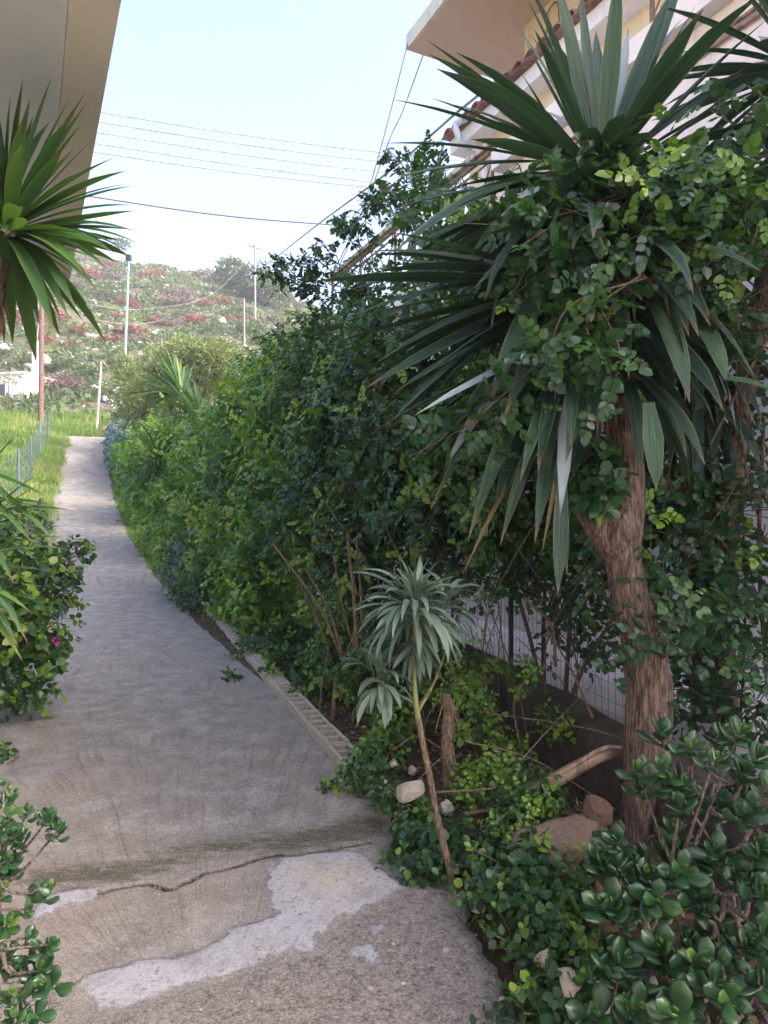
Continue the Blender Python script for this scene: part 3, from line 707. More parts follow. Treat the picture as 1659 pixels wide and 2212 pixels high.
# left house: only its deep eave is seen
L0 = np.array([-1.13, 2.93]); lD = nrm(np.array([-.463, .886])); lR = np.array([lD[1], -lD[0]])
def Lf(a, b, z):
    q = L0 + lD*a + lR*b
    return np.array([q[0], q[1], z])
lh = thing('house', 'grey and beige overhanging balcony of the neighbouring house above the yucca', 'house', Lf(0, -3.2, 0))
part(box(MB(), Lf, -6, 3.9, -7, -3.0, -.5, 3.8), 'wall', M['white'], lh, False)
part(box(MB(), Lf, -3.6, 3.9, -7, -.20, 3.803, 4.0), 'balcony_slab', M['soffit'], lh, False)
part(box(MB(), Lf, -3.6, 3.9, -.197, 0, 3.78, 4.02), 'edge_beam', M['soffit_beam'], lh, False)
part(box(MB(), Lf, -7, 3.9, -7, -2.6, 4.003, 7.0), 'upper_wall', M['cream'], lh, False)
# far white house
def atb(px, py, Y): return at(px, py, Y)
wh = thing('house', 'small white house with a slim white chimney below the rocky hill', 'house', at(28, 900, 46))
c = at(28, 900, 46); wm = MB(); base = at(15, 897, 46)
def Wf(a, b, z): return np.array([base[0]+a*.98+b*.2, base[1]-a*.2+b*.98, base[2]+z])
part(box(MB(), Wf, -4.2, 1.35, 0, 4, -1.5, 2.75), 'wall', M['white'], wh, False)
part(box(MB(), Wf, -4.3, 1.45, -.1, 4.1, 2.752, 2.9), 'roof', M['white'], wh, False)
part(box(MB(), Wf, .95, 1.25, 1.2, 1.5, 2.903, 5.3), 'chimney', M['white'], wh, False)
part(box(MB(), Wf, -.75, -.15, -.02, -.003, .9, 2.1), 'window', M['glass'], wh, False)
part(box(MB(), Wf, .55, .8, -.08, -.003, 1.0, 1.35), 'meter_box', M['darkmetal'], wh, False)

# ================================================================== WALL, FENCE, KERB
def fline(s): return np.interp(s, [-4, -1.18, .56, 1.5, 40], [.9, 1.03, 1.40, 1.46, 1.5])
mb = MB(); ss = np.arange(-4, 9.01, .12)
cols = []
for s in ss:
    o = float(fline(s)); zt = .42+.03*float(fbm(s*1.7, 0.)) ; q = float(prof(s))
    nz = .02*float(fbm(s*4, 1.)); 
    rows = []
    for zz, off in ((-.3, -.14), (0.0, -.13), (.15, -.12+nz), (.3, -.125-nz), (zt-.02, -.11), (zt, -.09), (zt+.01, .08), (-.3, .1)):
        p = P(s, o+off+.012*float(vnoise(s*6, zz*6)), 0, False); rows.append([p[0], p[1], zz+q])
    cols.append(rows)
cols = np.array(cols); n, m = cols.shape[:2]
i = np.arange(n-1)[:, None]*m; j = np.arange(m-1)[None]
mb.add(cols.reshape(-1, 3), np.stack([i+j, i+m+j, i+m+j+1, i+j+1], -1).reshape(-1, 4))
tag(mb.build('low_wall', M['oldwall'], smooth=False, loc=P(0, 1.3)), 'low dark weathered concrete wall under the wire fence behind the trunk', 'wall')
fence = thing('wire_fence', 'dark wire mesh fence standing on the low wall behind the yucca trunk', 'fence', P(0, 1.3))
for k, s in enumerate((.25, 1.9, 3.5, 5.1, 6.7, 8.3)):
    o = float(fline(s)); a = P(s, o, .38); b = P(s, o, 1.75)
    part(tube(MB(), [a, b], .018, 8), 'post', M['darkmetal'], fence)
mb = MB()
for s in np.arange(-1.4, 8.5, .068 ):
    o = float(fline(s)); j = random.uniform(-.004, .004)
    a = P(s, o, .44); b = P(s+j, o, 1.68); mb.add(np.array([a-[.0014, 0, 0], a+[.0014, 0, 0], b+[.0014, 0, 0], b-[.0014, 0, 0]]), np.array([[0, 1, 2, 3]]))
for zz in np.arange(.46, 1.7, .10):
    pts = [P(s, float(fline(s)), zz+.01*float(fbm(s*1.2, zz))) for s in np.arange(-1.4, 8.5, .3)]
    tube(mb, pts, .0016, 3, cap=False)
part(mb, 'wire_mesh', M['mesh'], fence)
# kerb of hollow concrete blocks
def block(hollow):
    mb = MB(); L, W, Hh = .39, .16, .2
    fr = lambda a, b, z: np.array([a, b, z])
    if not hollow: box(mb, fr, 0, L, 0, W, 0, Hh); return mb
    box(mb, fr, 0, L, 0, .028, 0, Hh, .5); box(mb, fr, 0, L, W-.028, W, 0, Hh)
    box(mb, fr, .002, L-.002, .0282, W-.0282, 0, Hh-.13)
    for k in range(4):
        a = .0 + k*(L-.026)/3; box(mb, fr, a+.0005, a+.026-.0005, .0283, W-.0283, Hh-.1205, Hh-.004)
    return mb
kb = None; dirk = nrm(np.array([-2.6, 6.7])); ang = math.atan2(dirk[1], dirk[0])
kp0 = onground(800, 1668)[:2]
meshes = {}
for k in range(17):
    hol = k in (0, 1, 2, 3, 4, 6)
    if hol not in meshes:
        mm = block(hol).mesh('kerb_block', M['kerb'], False); meshes[hol] = mm
    o = bpy.data.objects.new('kerb_block', meshes[hol]); scene.collection.objects.link(o)
    p = kp0+dirk*(.405*k); s_, o_ = so_of(p[0], p[1])
    o.location = (p[0], p[1], float(prof(s_))-.135+random.uniform(-.012, .008)); o.rotation_euler = (random.uniform(-.02, .02), random.uniform(-.02, .02), ang+random.uniform(-.03, .03))
    if hol:
        if 'fill' not in meshes:
            fm_ = MB(); box(fm_, lambda a, b, z: np.array([a, b, z]), .027, .363, .0285, .1315, .08, .125); meshes['fill'] = fm_.mesh('soil_shade_fill', M['shadesoil'], False)  # dark box added so the cells look deep where bounced light kept them pale
        q_ = bpy.data.objects.new('soil_shade_fill', meshes['fill']); scene.collection.objects.link(q_); q_.parent = o
    bv = o.modifiers.new('b', 'BEVEL'); bv.width = .006; bv.segments = 2
    tag(o, 'hollow block with open cells in the low kerb row beside the path' if hol else 'solid pale block in the low kerb row beside the path', 'kerb block', 'kerb blocks along the path')

# ================================================================== POLES, CABLES, FAR FENCE
def pole(name, label, b, t, r, mat, extra=None, cat='pole'):
    th_ = thing(name, label, cat, b)
    part(tube(MB(), [b, (np.array(b)+t)/2, t], [r, r*.92, r*.8], 10), 'pole', mat, th_)
    if extra: extra(th_)
    return th_
b = at(262, 985, 29); t = at(278, 560, 29.2)
def lamp(o):
    mb = MB(); wbox(mb, t+np.array([0, 0, -.05]), .2, .2, .22); part(mb, 'cap', M['darkmetal'], o, False)
pole('lamp_post', 'tall teal painted metal post beside the far end of the path', b, t, .06, M['teal'], lamp, 'post')
b = at(88, 925, 34); t2_ = at(91, 610, 34)
pole('utility_pole', 'dark brown wooden pole behind the blue fence left of the path', b, t2_, .13, M['wood_pole'])
b2 = at(207, 952, 33); t3 = at(219, 778, 33)
def cross(o): 
    mb = MB(); tube(mb, [t3+np.array([-.02, 0, 0]), t3+np.array([.25, 0, -.3])], .05, 6); part(mb, 'bracket', M['rust'], o)
pole('utility_pole', 'thin leaning pale pole at the crest of the path', b2, t3, .06, M['paintedrail'], cross)
b4 = at(551, 690, 75); t4 = at(550, 528, 75)
def cross2(o):
    mb = MB(); tube(mb, [t4+np.array([-.75, 0, -.1]), t4+np.array([.65, 0, -.55])], .07, 6)
    for q in (-.7, -.1, .55): tube(mb, [t4+np.array([q, 0, -.12-.3*(q+.75)/1.4]), t4+np.array([q, 0, .25-.3*(q+.75)/1.4])], .05, 6)
    part(mb, 'crossarm', M['wire'], o)
pole('utility_pole', 'grey pole with a crossarm high on the hillside', b4, t4, .13, M['wire'], cross2)
pole('utility_pole', 'short pale pole beside an orange bush on the hillside', at(528, 765, 66), at(527, 645, 66), .1, M['wire'])
pole('guy_pole', 'thin white prop leaning against the dark brown wooden pole', at(60, 860, 34), at(88, 675, 34), .035, M['white'])
def wire(pts, r, label, mat='wire', name='cable', grp=None):
    o = tube(MB(), curve(pts, 26), r, 5).build(name, M[mat], loc=pts[0]); tag(o, label, 'cable', grp)
ws = [((215, 235), (870, 332)), ((212, 257), (880, 352)), ((208, 280), (880, 374)), ((204, 304), (880, 397)), ((200, 325), (820, 400))]
nm = ['topmost', 'second', 'third', 'fourth', 'lowest and faintest']
for k, (p, q) in enumerate(ws):
    a = at(p[0]-300, p[1]-42, 31+k*.1); bq = at(q[0]+260, q[1]+30, 41+k*.1); m_ = (a+bq)/2+np.array([0, 0, -.35])
    wire([a, m_, bq], .024, f'{nm[k]} of the five grey power lines above the far end of the path', grp='power lines across the sky')
a = at(100, 410, 30); bq = at(800, 492, 36)
wire([a, (a+bq)/2-np.array([0, 0, .25]), bq], .03, 'thick black twisted cable low across the pale sky', 'blackwire')
a = H(4.05, .8, 9.3); wire([a, at(828, 300, 10.8), at(779, 465, 10.6), at(735, 570, 10.5)], .009, 'thin cable hanging from the corner of the roof slab')
a = H(4.05, 1.1, 9.2); wire([a, at(870, 240, 11.2), at(842, 300, 11), at(790, 440, 10.8), at(715, 600, 10.6)], .009, 'wavy thin cable hanging inside the roof slab edge')
a = H(1.6, 2.1, 8.4)
wire([a, at(1000, 232, 12), at(835, 375, 16), at(690, 482, 24), at(555, 585, 40), at(420, 665, 48), at(310, 700, 48), at(200, 690, 44), at(120, 665, 38), at(91, 650, 34)], .024, 'long service cable running from the roof tiles down to the wooden pole')
wire([at(91, 640, 34), at(180, 655, 45), at(300, 668, 60), at(450, 640, 70), at(550, 545, 75)], .018, 'sagging cable between the wooden pole and the hillside pole')
# blue fence at the left of the path
bf = thing('wire_fence', 'blue painted wire fence in the bright grass left of the path', 'fence', P(16, -4.2))
fp = [at(-25, 1080, 16.5), at(40, 1045, 19.5), at(66, 1030, 22.0), at(86, 1000, 25.0), at(104, 960, 29.0)]
for p in fp:
    p = np.array(p); z0 = float(gz(p[0], p[1])); part(tube(MB(), [[p[0], p[1], z0-.1], [p[0], p[1], z0+1.35]], .032, 8), 'post', M['bluefence'], bf)
mb = MB()
for (p, q) in zip(fp[:-1], fp[1:]):
    for zz in np.arange(.12, 1.31, .17):
        A = np.array([p[0], p[1], float(gz(p[0], p[1]))+zz]); B = np.array([q[0], q[1], float(gz(q[0], q[1]))+zz]); tube(mb, [A, B], .005, 3, cap=False)
    for u_ in np.linspace(0, 1, 16)[1:-1]:
        c = (1-u_)*p+u_*q; z0 = float(gz(c[0], c[1])); tube(mb, [[c[0], c[1], z0+.1], [c[0], c[1], z0+1.3]], .004, 3, cap=False)
part(mb, 'wire_mesh', M['bluefence'], bf)
# ================================================================== HEDGE SHRUBS ALONG THE PATH
def keep_hedge(p):
    s, o = so_of(p[:, 0], p[:, 1])
    g = prof(s)
    lim = np.interp(s, [-3, 0, 3, 6, 9, 12, 16, 20, 30], [.25, .25, .15, .0, -.25, -.35, -.5, -.45, -.2])
    hh = p[:, 2]-g
    return (hh > .03) & (o > lim+np.where(hh < .35, .12, 0)) & (p[:, 1] > 2.6)
def shrub(name, label, s0, o0, clumps, stems, temps=PIN, mat='vine', per=7, size=.15, bright=.16, dens=.9, cat='shrub', grp='overgrown hedge shrubs along the path', base_var=.45, stemmat='stem', keep=keep_hedge, inner=.6, slen=(.18, .42), rmin=.62):
    t = thing(name, label, cat, P(s0, o0), grp)
    mb = MB(); sb = MB()
    for (s, o, z, rs, ro, rz) in clumps:
        c = P(s, o, z)
        area = (rs*ro+rs*rz+ro*rz)/3*12.6*(.5 if z > 3.3 else 1)
        n = max(6, int(area*dens))
        clump_frame(mb, sb, c, (rs, ro, rz), n, temps, size, per, bright, base_var, keep, inner, slen, rmin)
        b = P(s0+random.uniform(-.25, .25), o0+random.uniform(-.15, .15), 0)
        c2 = c - np.array([0, 0, rz*.3])
        tube(sb, curve([b, b*.45+c2*.55+rng.normal(0, .12, 3), c2, c+rng.normal(0, .1, 3)], 9), np.linspace(.018, .006, 9), 5, cap=False, var=random.random())
    for st in stems: tube(sb, curve([P(*q) for q in st[0]], 14), np.linspace(st[1], st[1]*.4, 14), 6, cap=False, var=random.random())
    if s0 < 12:
        for k in range(9):
            (s, o, z, rs, ro, rz) = random.choice(clumps)
            a = P(s+rng.uniform(-.5, .5)*rs, o-.3*ro, z+rng.uniform(-.8, .6)*rz); e = a+np.array([*(D*rng.uniform(-.7, .7)-RT*(ro*.9+rng.uniform(.05, .2))), rng.uniform(-.3, .45)])
            if keep_hedge(e[None]-[0, 0, .1])[0]: tube(sb, curve([a, a*.4+e*.6+np.array([0, 0, rng.uniform(.05, .2)]), e], 10), np.linspace(.006, .0025, 10), 4, cap=False, var=random.random())
    part(mb, 'foliage', M[mat], t)
    part(sb, 'stems', M[stemmat], t)
    return t
def clump_frame(mb, sb, c, r3, n, temps, size, per, bright, bv, keep, inner, slen, rmin):
    """ellipsoid whose long axes run along and across the path"""
    tmp = MB(); tsb = MB()
    A = np.array([[D[0], RT[0], 0], [D[1], RT[1], 0], [0, 0, 1.]])
    kp = None if keep is None else (lambda p: keep(p))
    clump_rot(mb, sb, c, A, r3, n, temps, size, per, bright, bv, kp, inner, slen, rmin)
def clump_rot(mb, smb, c, A, rad, nshoot, temps, size, per, bright, base_var, keep, inner, slen, rmin):
    rad = np.asarray(rad, float); n = rdir(nshoot)
    lump = 1 + .42*fbm(n[:, 0]*2.2+c[0]*3, n[:, 1]*2.2+c[1]*3, n[:, 2]*2.2+c[2])
    rr = rng.uniform(rmin, 1.0, nshoot)**.7*lump
    base = c + (n*rad*rr[:, None])@A.T
    nw = nrm((n/rad)@A.T)
    d = nrm(nw + .6*rng.normal(size=(nshoot, 3))*[1, 1, .8] + np.array([0, 0, .2]))
    L = rng.uniform(*slen, nshoot)
    if keep is not None:
        k = keep(base+d*L[:, None]*.6) & keep(base); base, d, L, nw = base[k], d[k], L[k], nw[k]
    m = len(base)
    if m:
        patchv = fbm(base[:, 0]*1.3, base[:, 1]*1.3, base[:, 2]*1.3)*.35
        isb = rng.random(m) < bright*(1+2*patchv)
        sv = base_var + patchv + rng.normal(0, .10, m) + isb*.42
        t = (np.arange(per)+.5)/per
        sag = np.array([0, 0, -1.])
        pos = base[:, None] + d[:, None]*(L[:, None]*t)[:, :, None] + sag*(.3*L[:, None]*t**2)[:, :, None]
        ang = np.arange(per)*2.4 + rng.uniform(0, 6.28, m)[:, None]
        fr = frames(d, nw+np.array([.01, 0, .3]))
        side = fr[:, None, :, 0]*np.cos(ang)[:, :, None] + fr[:, None, :, 2]*np.sin(ang)[:, :, None]
        ld = nrm(d[:, None]*.5 + side*.9 + rng.normal(0, .2, (m, per, 3)) + np.array([0, 0, -.15]))
        upv = nrm(np.array([0, 0, .6]) + 1.0*nw[:, None] + rng.normal(0, .35, (m, per, 3)))
        sz = size*rng.uniform(.65, 1.25, (m, per))*(1-.35*t)
        va = np.clip(sv[:, None] + rng.normal(0, .07, (m, per)) + .1*t, 0, 1)
        scatter(mb, temps, pos.reshape(-1, 3), ld.reshape(-1, 3), upv.reshape(-1, 3), sz.ravel(), va.ravel())
        for i in range(0, m, 4):
            a = base[i]-d[i]*.15; b = base[i]+d[i]*L[i]*.95+sag*.27*L[i]
            tube(smb, [a, (a+b)/2+rng.normal(0, .01, 3)+np.array([0, 0, .012]), b], [.0035, .003, .0015], 3, cap=False, var=random.random())
    q = int(nshoot*per*inner)
    if q:
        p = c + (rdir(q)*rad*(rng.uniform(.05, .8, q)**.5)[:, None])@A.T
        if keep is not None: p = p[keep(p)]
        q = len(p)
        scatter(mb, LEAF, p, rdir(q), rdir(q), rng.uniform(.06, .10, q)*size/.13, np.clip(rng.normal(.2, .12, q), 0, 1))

DN = 26
CANOPY = [
 ('tecoma_shrub', 'dense pinnate-leaved shrub just behind the grey-green rosette plant, canopy raised on bare stems', -0.2, 1.25, 
  [(-.3, 1.35, 2.2, .8, .5, .9), (-.5, 1.3, 3.1, .7, .5, .6), (.3, 1.2, 1.6, .6, .4, .45), (-.9, 1.5, 1.4, .5, .35, .4)], [], {}),
 ('tecoma_shrub', 'tall leafy shrub with bare arching stems and dry twigs beside the kerb blocks', 1.0, 1.05,
  [(.9, 1.1, 1.9, .8, .5, .8), (1.1, 1.2, 2.9, .8, .55, .7), (.5, 1.3, 3.5, .6, .5, .4), (1.5, .9, 1.35, .5, .4, .4), (1.0, 1.2, 3.95, .35, .35, .3), (1.2, .95, 2.4, .5, .4, .5)], [], {}),
 ('tecoma_shrub', 'tall dark shrub bulging over the kerb with loose sprigs standing against the sky', 2.5, 1.0,
  [(2.3, 1.0, 2.5, .9, .6, .9), (2.4, 1.2, 3.5, .8, .5, .55), (2.6, .8, 1.5, .8, .45, .6), (2.2, .9, .8, .5, .3, .35), (3.0, .8, 3.0, .5, .4, .5)], [], {'bright': .10}),
 ('tecoma_shrub', 'bright yellow-green leafy shrub in the middle of the hedge, foliage reaching the path', 4.3, .8,
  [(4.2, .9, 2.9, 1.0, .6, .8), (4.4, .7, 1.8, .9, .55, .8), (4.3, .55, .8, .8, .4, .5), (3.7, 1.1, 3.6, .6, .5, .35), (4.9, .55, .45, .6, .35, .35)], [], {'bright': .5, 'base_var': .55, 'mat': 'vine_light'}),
 ('tecoma_shrub', 'mid green shrub in the hedge beyond the bright yellow-green one', 6.3, .8,
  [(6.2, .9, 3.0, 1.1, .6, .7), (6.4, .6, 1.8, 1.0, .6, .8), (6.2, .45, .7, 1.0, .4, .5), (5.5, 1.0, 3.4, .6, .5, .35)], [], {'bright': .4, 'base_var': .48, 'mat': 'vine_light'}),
 ('oleander_bush', 'grey-green low bush with narrow leaves spilling onto the path edge', 7.4, .25,
  [(7.2, .30, .35, .8, .45, .38), (8.3, .1, .4, .7, .45, .4), (8.0, .3, .9, .7, .4, .4)], [], {'mat': 'echium', 'temps': None, 'bright': .1, 'base_var': .45, 'slen': (.1, .22)}),
 ('tecoma_shrub', 'light green shrub half way along the hedge behind the low grey-green bush', 8.8, .6,
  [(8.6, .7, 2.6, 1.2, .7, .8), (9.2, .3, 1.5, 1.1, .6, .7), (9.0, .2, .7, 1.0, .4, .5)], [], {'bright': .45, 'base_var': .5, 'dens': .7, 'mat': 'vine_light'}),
 ('tecoma_shrub', 'shrub at the bend of the hedge above the bright strip of grass', 11.8, .4,
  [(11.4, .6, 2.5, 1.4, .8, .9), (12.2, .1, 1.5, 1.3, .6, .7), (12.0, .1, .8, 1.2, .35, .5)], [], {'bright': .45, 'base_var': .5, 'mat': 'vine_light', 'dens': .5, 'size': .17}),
 ('tecoma_shrub', 'far hedge shrub below the yellowish tree', 15.2, .4,
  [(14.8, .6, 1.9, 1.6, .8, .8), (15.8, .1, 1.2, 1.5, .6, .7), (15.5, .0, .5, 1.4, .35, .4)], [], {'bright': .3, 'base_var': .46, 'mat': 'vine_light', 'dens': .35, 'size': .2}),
 ('tecoma_shrub', 'last low green shrub of the hedge before the silvery plant', 19.5, .4,
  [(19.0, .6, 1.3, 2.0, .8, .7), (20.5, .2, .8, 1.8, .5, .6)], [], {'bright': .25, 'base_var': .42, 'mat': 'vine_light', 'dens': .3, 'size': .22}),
 ('leafy_bush', 'silvery blue-grey bush at the foot of the teal post', 22.5, .1,
  [(22.0, .0, .8, 1.2, .5, .6), (23.5, .1, .9, 1.3, .5, .7), (23, .0, .4, 1.5, .4, .4)], [], {'mat': 'silver', 'temps': None, 'bright': .2, 'base_var': .5, 'dens': .4, 'size': .3}),
 ('leafy_bush', 'dark green bush at the very end of the hedge', 26.5, .6,
  [(26.0, .7, .9, 2.0, .6, .8), (28.0, .7, .7, 1.6, .5, .7)], [], {'mat': 'vine_dark', 'bright': .1, 'dens': .3, 'size': .3}),
]
NARROW = [leaf_quad(.22, .1, -.2), leaf_quad(.28, .15, -.1)]
for (nm_, lab, s0, o0, cl, stm, kw) in CANOPY:
    kw = dict(kw); dens = DN*kw.pop('dens', 1.0)
    if 'temps' in kw and kw['temps'] is None: kw['temps'] = NARROW; dens *= 1.6
    shrub(nm_, lab, s0, o0, cl, stm, dens=dens, **kw)
# loose sprigs of the hedge against the sky
def spray(mb, sb, pts, r=.006, size=.13, step=.055, temps=PIN, bv=.15, bright=.1):
    c = curve(pts, 24); tube(sb, c, np.linspace(r, r*.4, 24), 5, cap=False)
    L = np.linalg.norm(np.diff(c, axis=0), axis=1).sum(); n = max(5, int(L/step))
    t = rng.uniform(.12, 1, n)**.8; idx = np.clip((t*23).astype(int), 0, 22)
    pos = c[idx]; d = nrm(c[idx+1]-c[idx]); a = rng.uniform(0, 6.28, n)
    fr = frames(d, np.tile([.1, .2, 1.], (n, 1)))
    side = fr[:, :, 0]*np.cos(a)[:, None]+fr[:, :, 2]*np.sin(a)[:, None]
    scatter(mb, temps, pos, nrm(d*.4+side+np.array([0, 0, -.2])), nrm(np.array([0, 0, 1.])+rng.normal(0, .5, (n, 3))), size*rng.uniform(.7, 1.2, n), np.clip(bv+rng.normal(0, .1, n)+(rng.random(n) < bright)*.4, 0, 1))
sprigs = thing('trailing_vine', 'loose dark vine sprigs arching against the pale sky above the hedge', 'vine', P(2.2, 1.2, 3.2))
mb = MB(); sb = MB()
for pts in ([(800, 570, 6.6), (740, 500, 6.6), (720, 495, 6.6)], [(800, 560, 6.6), (790, 470, 6.6), (840, 425, 6.5)], [(860, 520, 6.3), (835, 450, 6.3), (800, 455, 6.3)],
            [(720, 640, 6.8), (650, 600, 6.9), (610, 560, 6.9), (598, 625, 6.9)], [(740, 640, 6.8), (700, 540, 6.8), (655, 560, 6.8)], [(760, 600, 6.7), (700, 565, 6.7), (640, 575, 6.8), (590, 560, 6.9), (590, 600, 6.9)],
            [(900, 460, 6.0), (860, 380, 6.0), (845, 345, 6.0)], [(930, 450, 5.8), (905, 370, 5.8), (915, 335, 5.8)], [(940, 420, 5.6), (960, 350, 5.6), (930, 345, 5.6)], [(880, 480, 6.0), (830, 440, 6.2), (760, 470, 6.4), (745, 500, 6.4)],
            [(720, 680, 6.8), (680, 620, 6.8), (650, 640, 6.8)], [(700, 700, 6.8), (640, 690, 6.9), (560, 720, 7.4)], [(730, 620, 6.8), (690, 600, 6.8), (655, 612, 6.8)], [(960, 440, 5.6), (900, 430, 5.6), (850, 440, 5.6)],
            [(810, 620, 6.5), (760, 620, 6.5), (700, 640, 6.6)], [(1000, 440, 5.3), (960, 400, 5.3), (900, 410, 5.3)]):
    pp = [at(*q) for q in pts]
    for k in range(2): spray(mb, sb, [q+rng.normal(0, .06, 3) for q in pp], size=.115, step=.042, temps=PIN)
part(mb, 'foliage', M['vine_dark'], sprigs); part(sb, 'stems', M['stem'], sprigs)
# arching bare stems, thin twigs under the hedge canopy
bs = thing('dead_shrub', 'bundle of bare brown arching stems rising beside the kerb into the hedge', 'shrub', P(1.2, .7))
mb = MB()
for k in range(46):
    s = rng.uniform(-.6, 3.0); o = rng.uniform(.45, 1.25); dz = rng.uniform(.8, 1.9)
    a = P(s, o, -.05); m_ = P(s+rng.uniform(-.15, .2), o+rng.uniform(-.15, .1), dz*.5); e = P(s+rng.uniform(-.5, .6), o+rng.uniform(-.3, .3), dz)
    r = rng.uniform(.003, .009); tube(mb, curve([a, m_, e], 9), np.linspace(r, r*.5, 9), 5, cap=False, var=rng.random())
for (pts, r) in (([(770, 1520, 5.6), (700, 1330, 5.6), (590, 1175, 5.7)], .018), ([(760, 1500, 5.5), (715, 1330, 5.5), (660, 1230, 5.5)], .014), ([(740, 1510, 5.6), (690, 1350, 5.7), (640, 1250, 5.7)], .012),
                 ([(775, 1480, 5.4), (765, 1300, 5.4), (750, 1150, 5.5)], .02), ([(785, 1480, 5.5), (780, 1300, 5.5), (770, 1160, 5.5)], .014), ([(800, 1480, 5.5), (750, 1350, 5.5), (720, 1200, 5.6)], .012),
                 ([(718, 1580, 5.2), (722, 1500, 5.2), (730, 1440, 5.2)], .02), ([(690, 1560, 5.4), (695, 1480, 5.4), (710, 1400, 5.5)], .008)):
    tube(mb, curve([at(*q) for q in pts], 14), np.linspace(r, r*.5, 14), 7, cap=False, var=rng.random())
part(mb, 'twigs', M['stem_tan'], bs)

# ================================================================== YUCCAS
def yhead(mb, c, n, L=(.7, 1.0), w=.085, el=(-60, 88), droop=(.1, .5), az=None, var=(.1, .75), K=8, up=1.0, r0=.05, pale=.04):
    az_ = rng.uniform(0, 2*np.pi, n) if az is None else rng.uniform(R(az[0]), R(az[1]), n)
    e = R(el[0])+(R(el[1])-R(el[0]))*rng.random(n)**up
    base = c + np.stack([np.cos(az_)*np.cos(e), np.sin(az_)*np.cos(e), np.sin(e)*.8], -1)*r0
    v = rng.uniform(*var, n); v = np.where(rng.random(n) < pale, .95, v)
    strips(mb, base, az_, e, rng.uniform(*L, n), w*rng.uniform(.75, 1.15, n), rng.uniform(*droop, n), v, K=K, cross=.32, twist=rng.normal(0, .25, n))
# --- main yucca, trunk at the right
yA = thing('yucca', 'large yucca with thick ridged trunk leaning up to a crown of broad dark sword leaves', 'yucca', at(1372, 1845, 3.3))
TY = 3.3
tr = [(1374, 1870, 3.3, .082), (1370, 1800, 3.3, .068), (1385, 1700, 3.3, .085), (1398, 1610, 3.3, .112), (1402, 1500, 3.3, .108), (1388, 1400, 3.3, .102), (1364, 1300, 3.3, .09), (1345, 1210, 3.3, .088), (1335, 1150, 3.3, .115), (1350, 1100, 3.3, .09), (1356, 1040, 3.3, .072), (1352, 960, 3.3, .07), (1340, 850, 3.3, .068), (1325, 700, 3.3, .066), (1310, 550, 3.3, .06), (1296, 420, 3.3, .05)]
c = curve([at(a, b, y) for a, b, y, r in tr], 90); rad = np.interp(np.linspace(0, len(tr)-1, 90), range(len(tr)), [q[3] for q in tr])
mb = tube(MB(), c, rad, 28, bump=.16)
part(mb, 'trunk', M['bark'], yA)
mb = tube(MB(), curve([at(1330, 1195, 3.3), at(1300, 1150, 3.29), at(1272, 1110, 3.27), at(1268, 1098, 3.26)], 10), np.array([.07, .075, .075, .07, .066, .062, .06, .055, .05, .046]), 18, bump=.2)
part(mb, 'cut_limb', M['bark'], yA)
crown = MB(); cA = at(1296, 385, 3.3)
HL = [  # tip px, tip distance, base px offset, width, sag, var
 ((843, 214), 3.0, (1230, 350), .085, .06, .35), ((820, 310), 3.05, (1235, 365), .075, .07, .4), ((846, 385), 3.0, (1225, 352), .07, .05, .3), ((850, 545), 2.95, (1240, 372), .09, .16, .35),
 ((1200, -60), 3.2, (1285, 372), .085, .0, .5), ((1338, -80), 3.1, (1300, 350), .075, 0, .6), ((1252, -30), 3.5, (1290, 340), .05, 0, .45), ((1455, -30), 3.3, (1315, 330), .075, .0, .3),
 ((1480, -60), 3.5, (1320, 340), .07, .0, .55), ((1620, 0), 3.1, (1325, 350), .085, .03, .4), ((1659, 40), 2.9, (1350, 360), .09, .05, .45), ((1130, 82), 3.3, (1262, 330), .03, .0, .55),
 ((1124, 155), 3.1, (1250, 385), .06, .02, .5), ((1070, 235), 3.2, (1230, 370), .07, .03, .4), ((975, 225), 3.4, (1215, 340), .06, .06, .3), ((1358, 60), 3.6, (1315, 320), .055, 0, .95),
 ((1175, 238), 3.6, (1260, 290), .04, .0, .97), ((845, 560), 3.3, (1200, 430), .07, .08, .35), ((855, 450), 3.4, (1200, 400), .06, .06, .45), ((880, 620), 3.2, (1220, 440), .075, .13, .3),
 ((1010, 560), 3.0, (1240, 400), .07, .14, .25), ((1080, 470), 2.9, (1240, 370), .06, .05, .97), ((1600, 190), 3.0, (1360, 390), .08, .04, .3), ((1640, 130), 3.3, (1340, 350), .07, .03, .5), ((1560, 270), 3.3, (1370, 385), .06, .06, .3),
 ((1500, 60), 3.4, (1335, 345), .07, .02, .2), ((900, 500), 3.1, (1215, 380), .08, .1, .25), ((1180, 60), 3.0, (1285, 370), .085, .02, .3), ((830, 690), 3.5, (1180, 520), .06, .1, .5)]
for (tp, ty, bp, w_, sg, v) in HL: hero(crown, at(bp[0], bp[1], 3.3), at(tp[0], tp[1], ty), w_*1.2, sg, v)
# bent leaf whose pale underside shows at the heart
hero(crown, at(1300, 360, 3.2), at(1330, 420, 2.85), .12, .16, .86, face=(.3, -1, .3))
yhead(crown, cA, 46, L=(.7, 1.05), w=.08, el=(-50, 80), droop=(.05, .4), up=.8, az=(-20, 200))
yhead(crown, cA, 44, L=(.65, 1.0), w=.08, el=(-60, 30), droop=(.2, .6), az=(150, 340), pale=.06)
part(crown, 'crown', M['yucca'], yA)
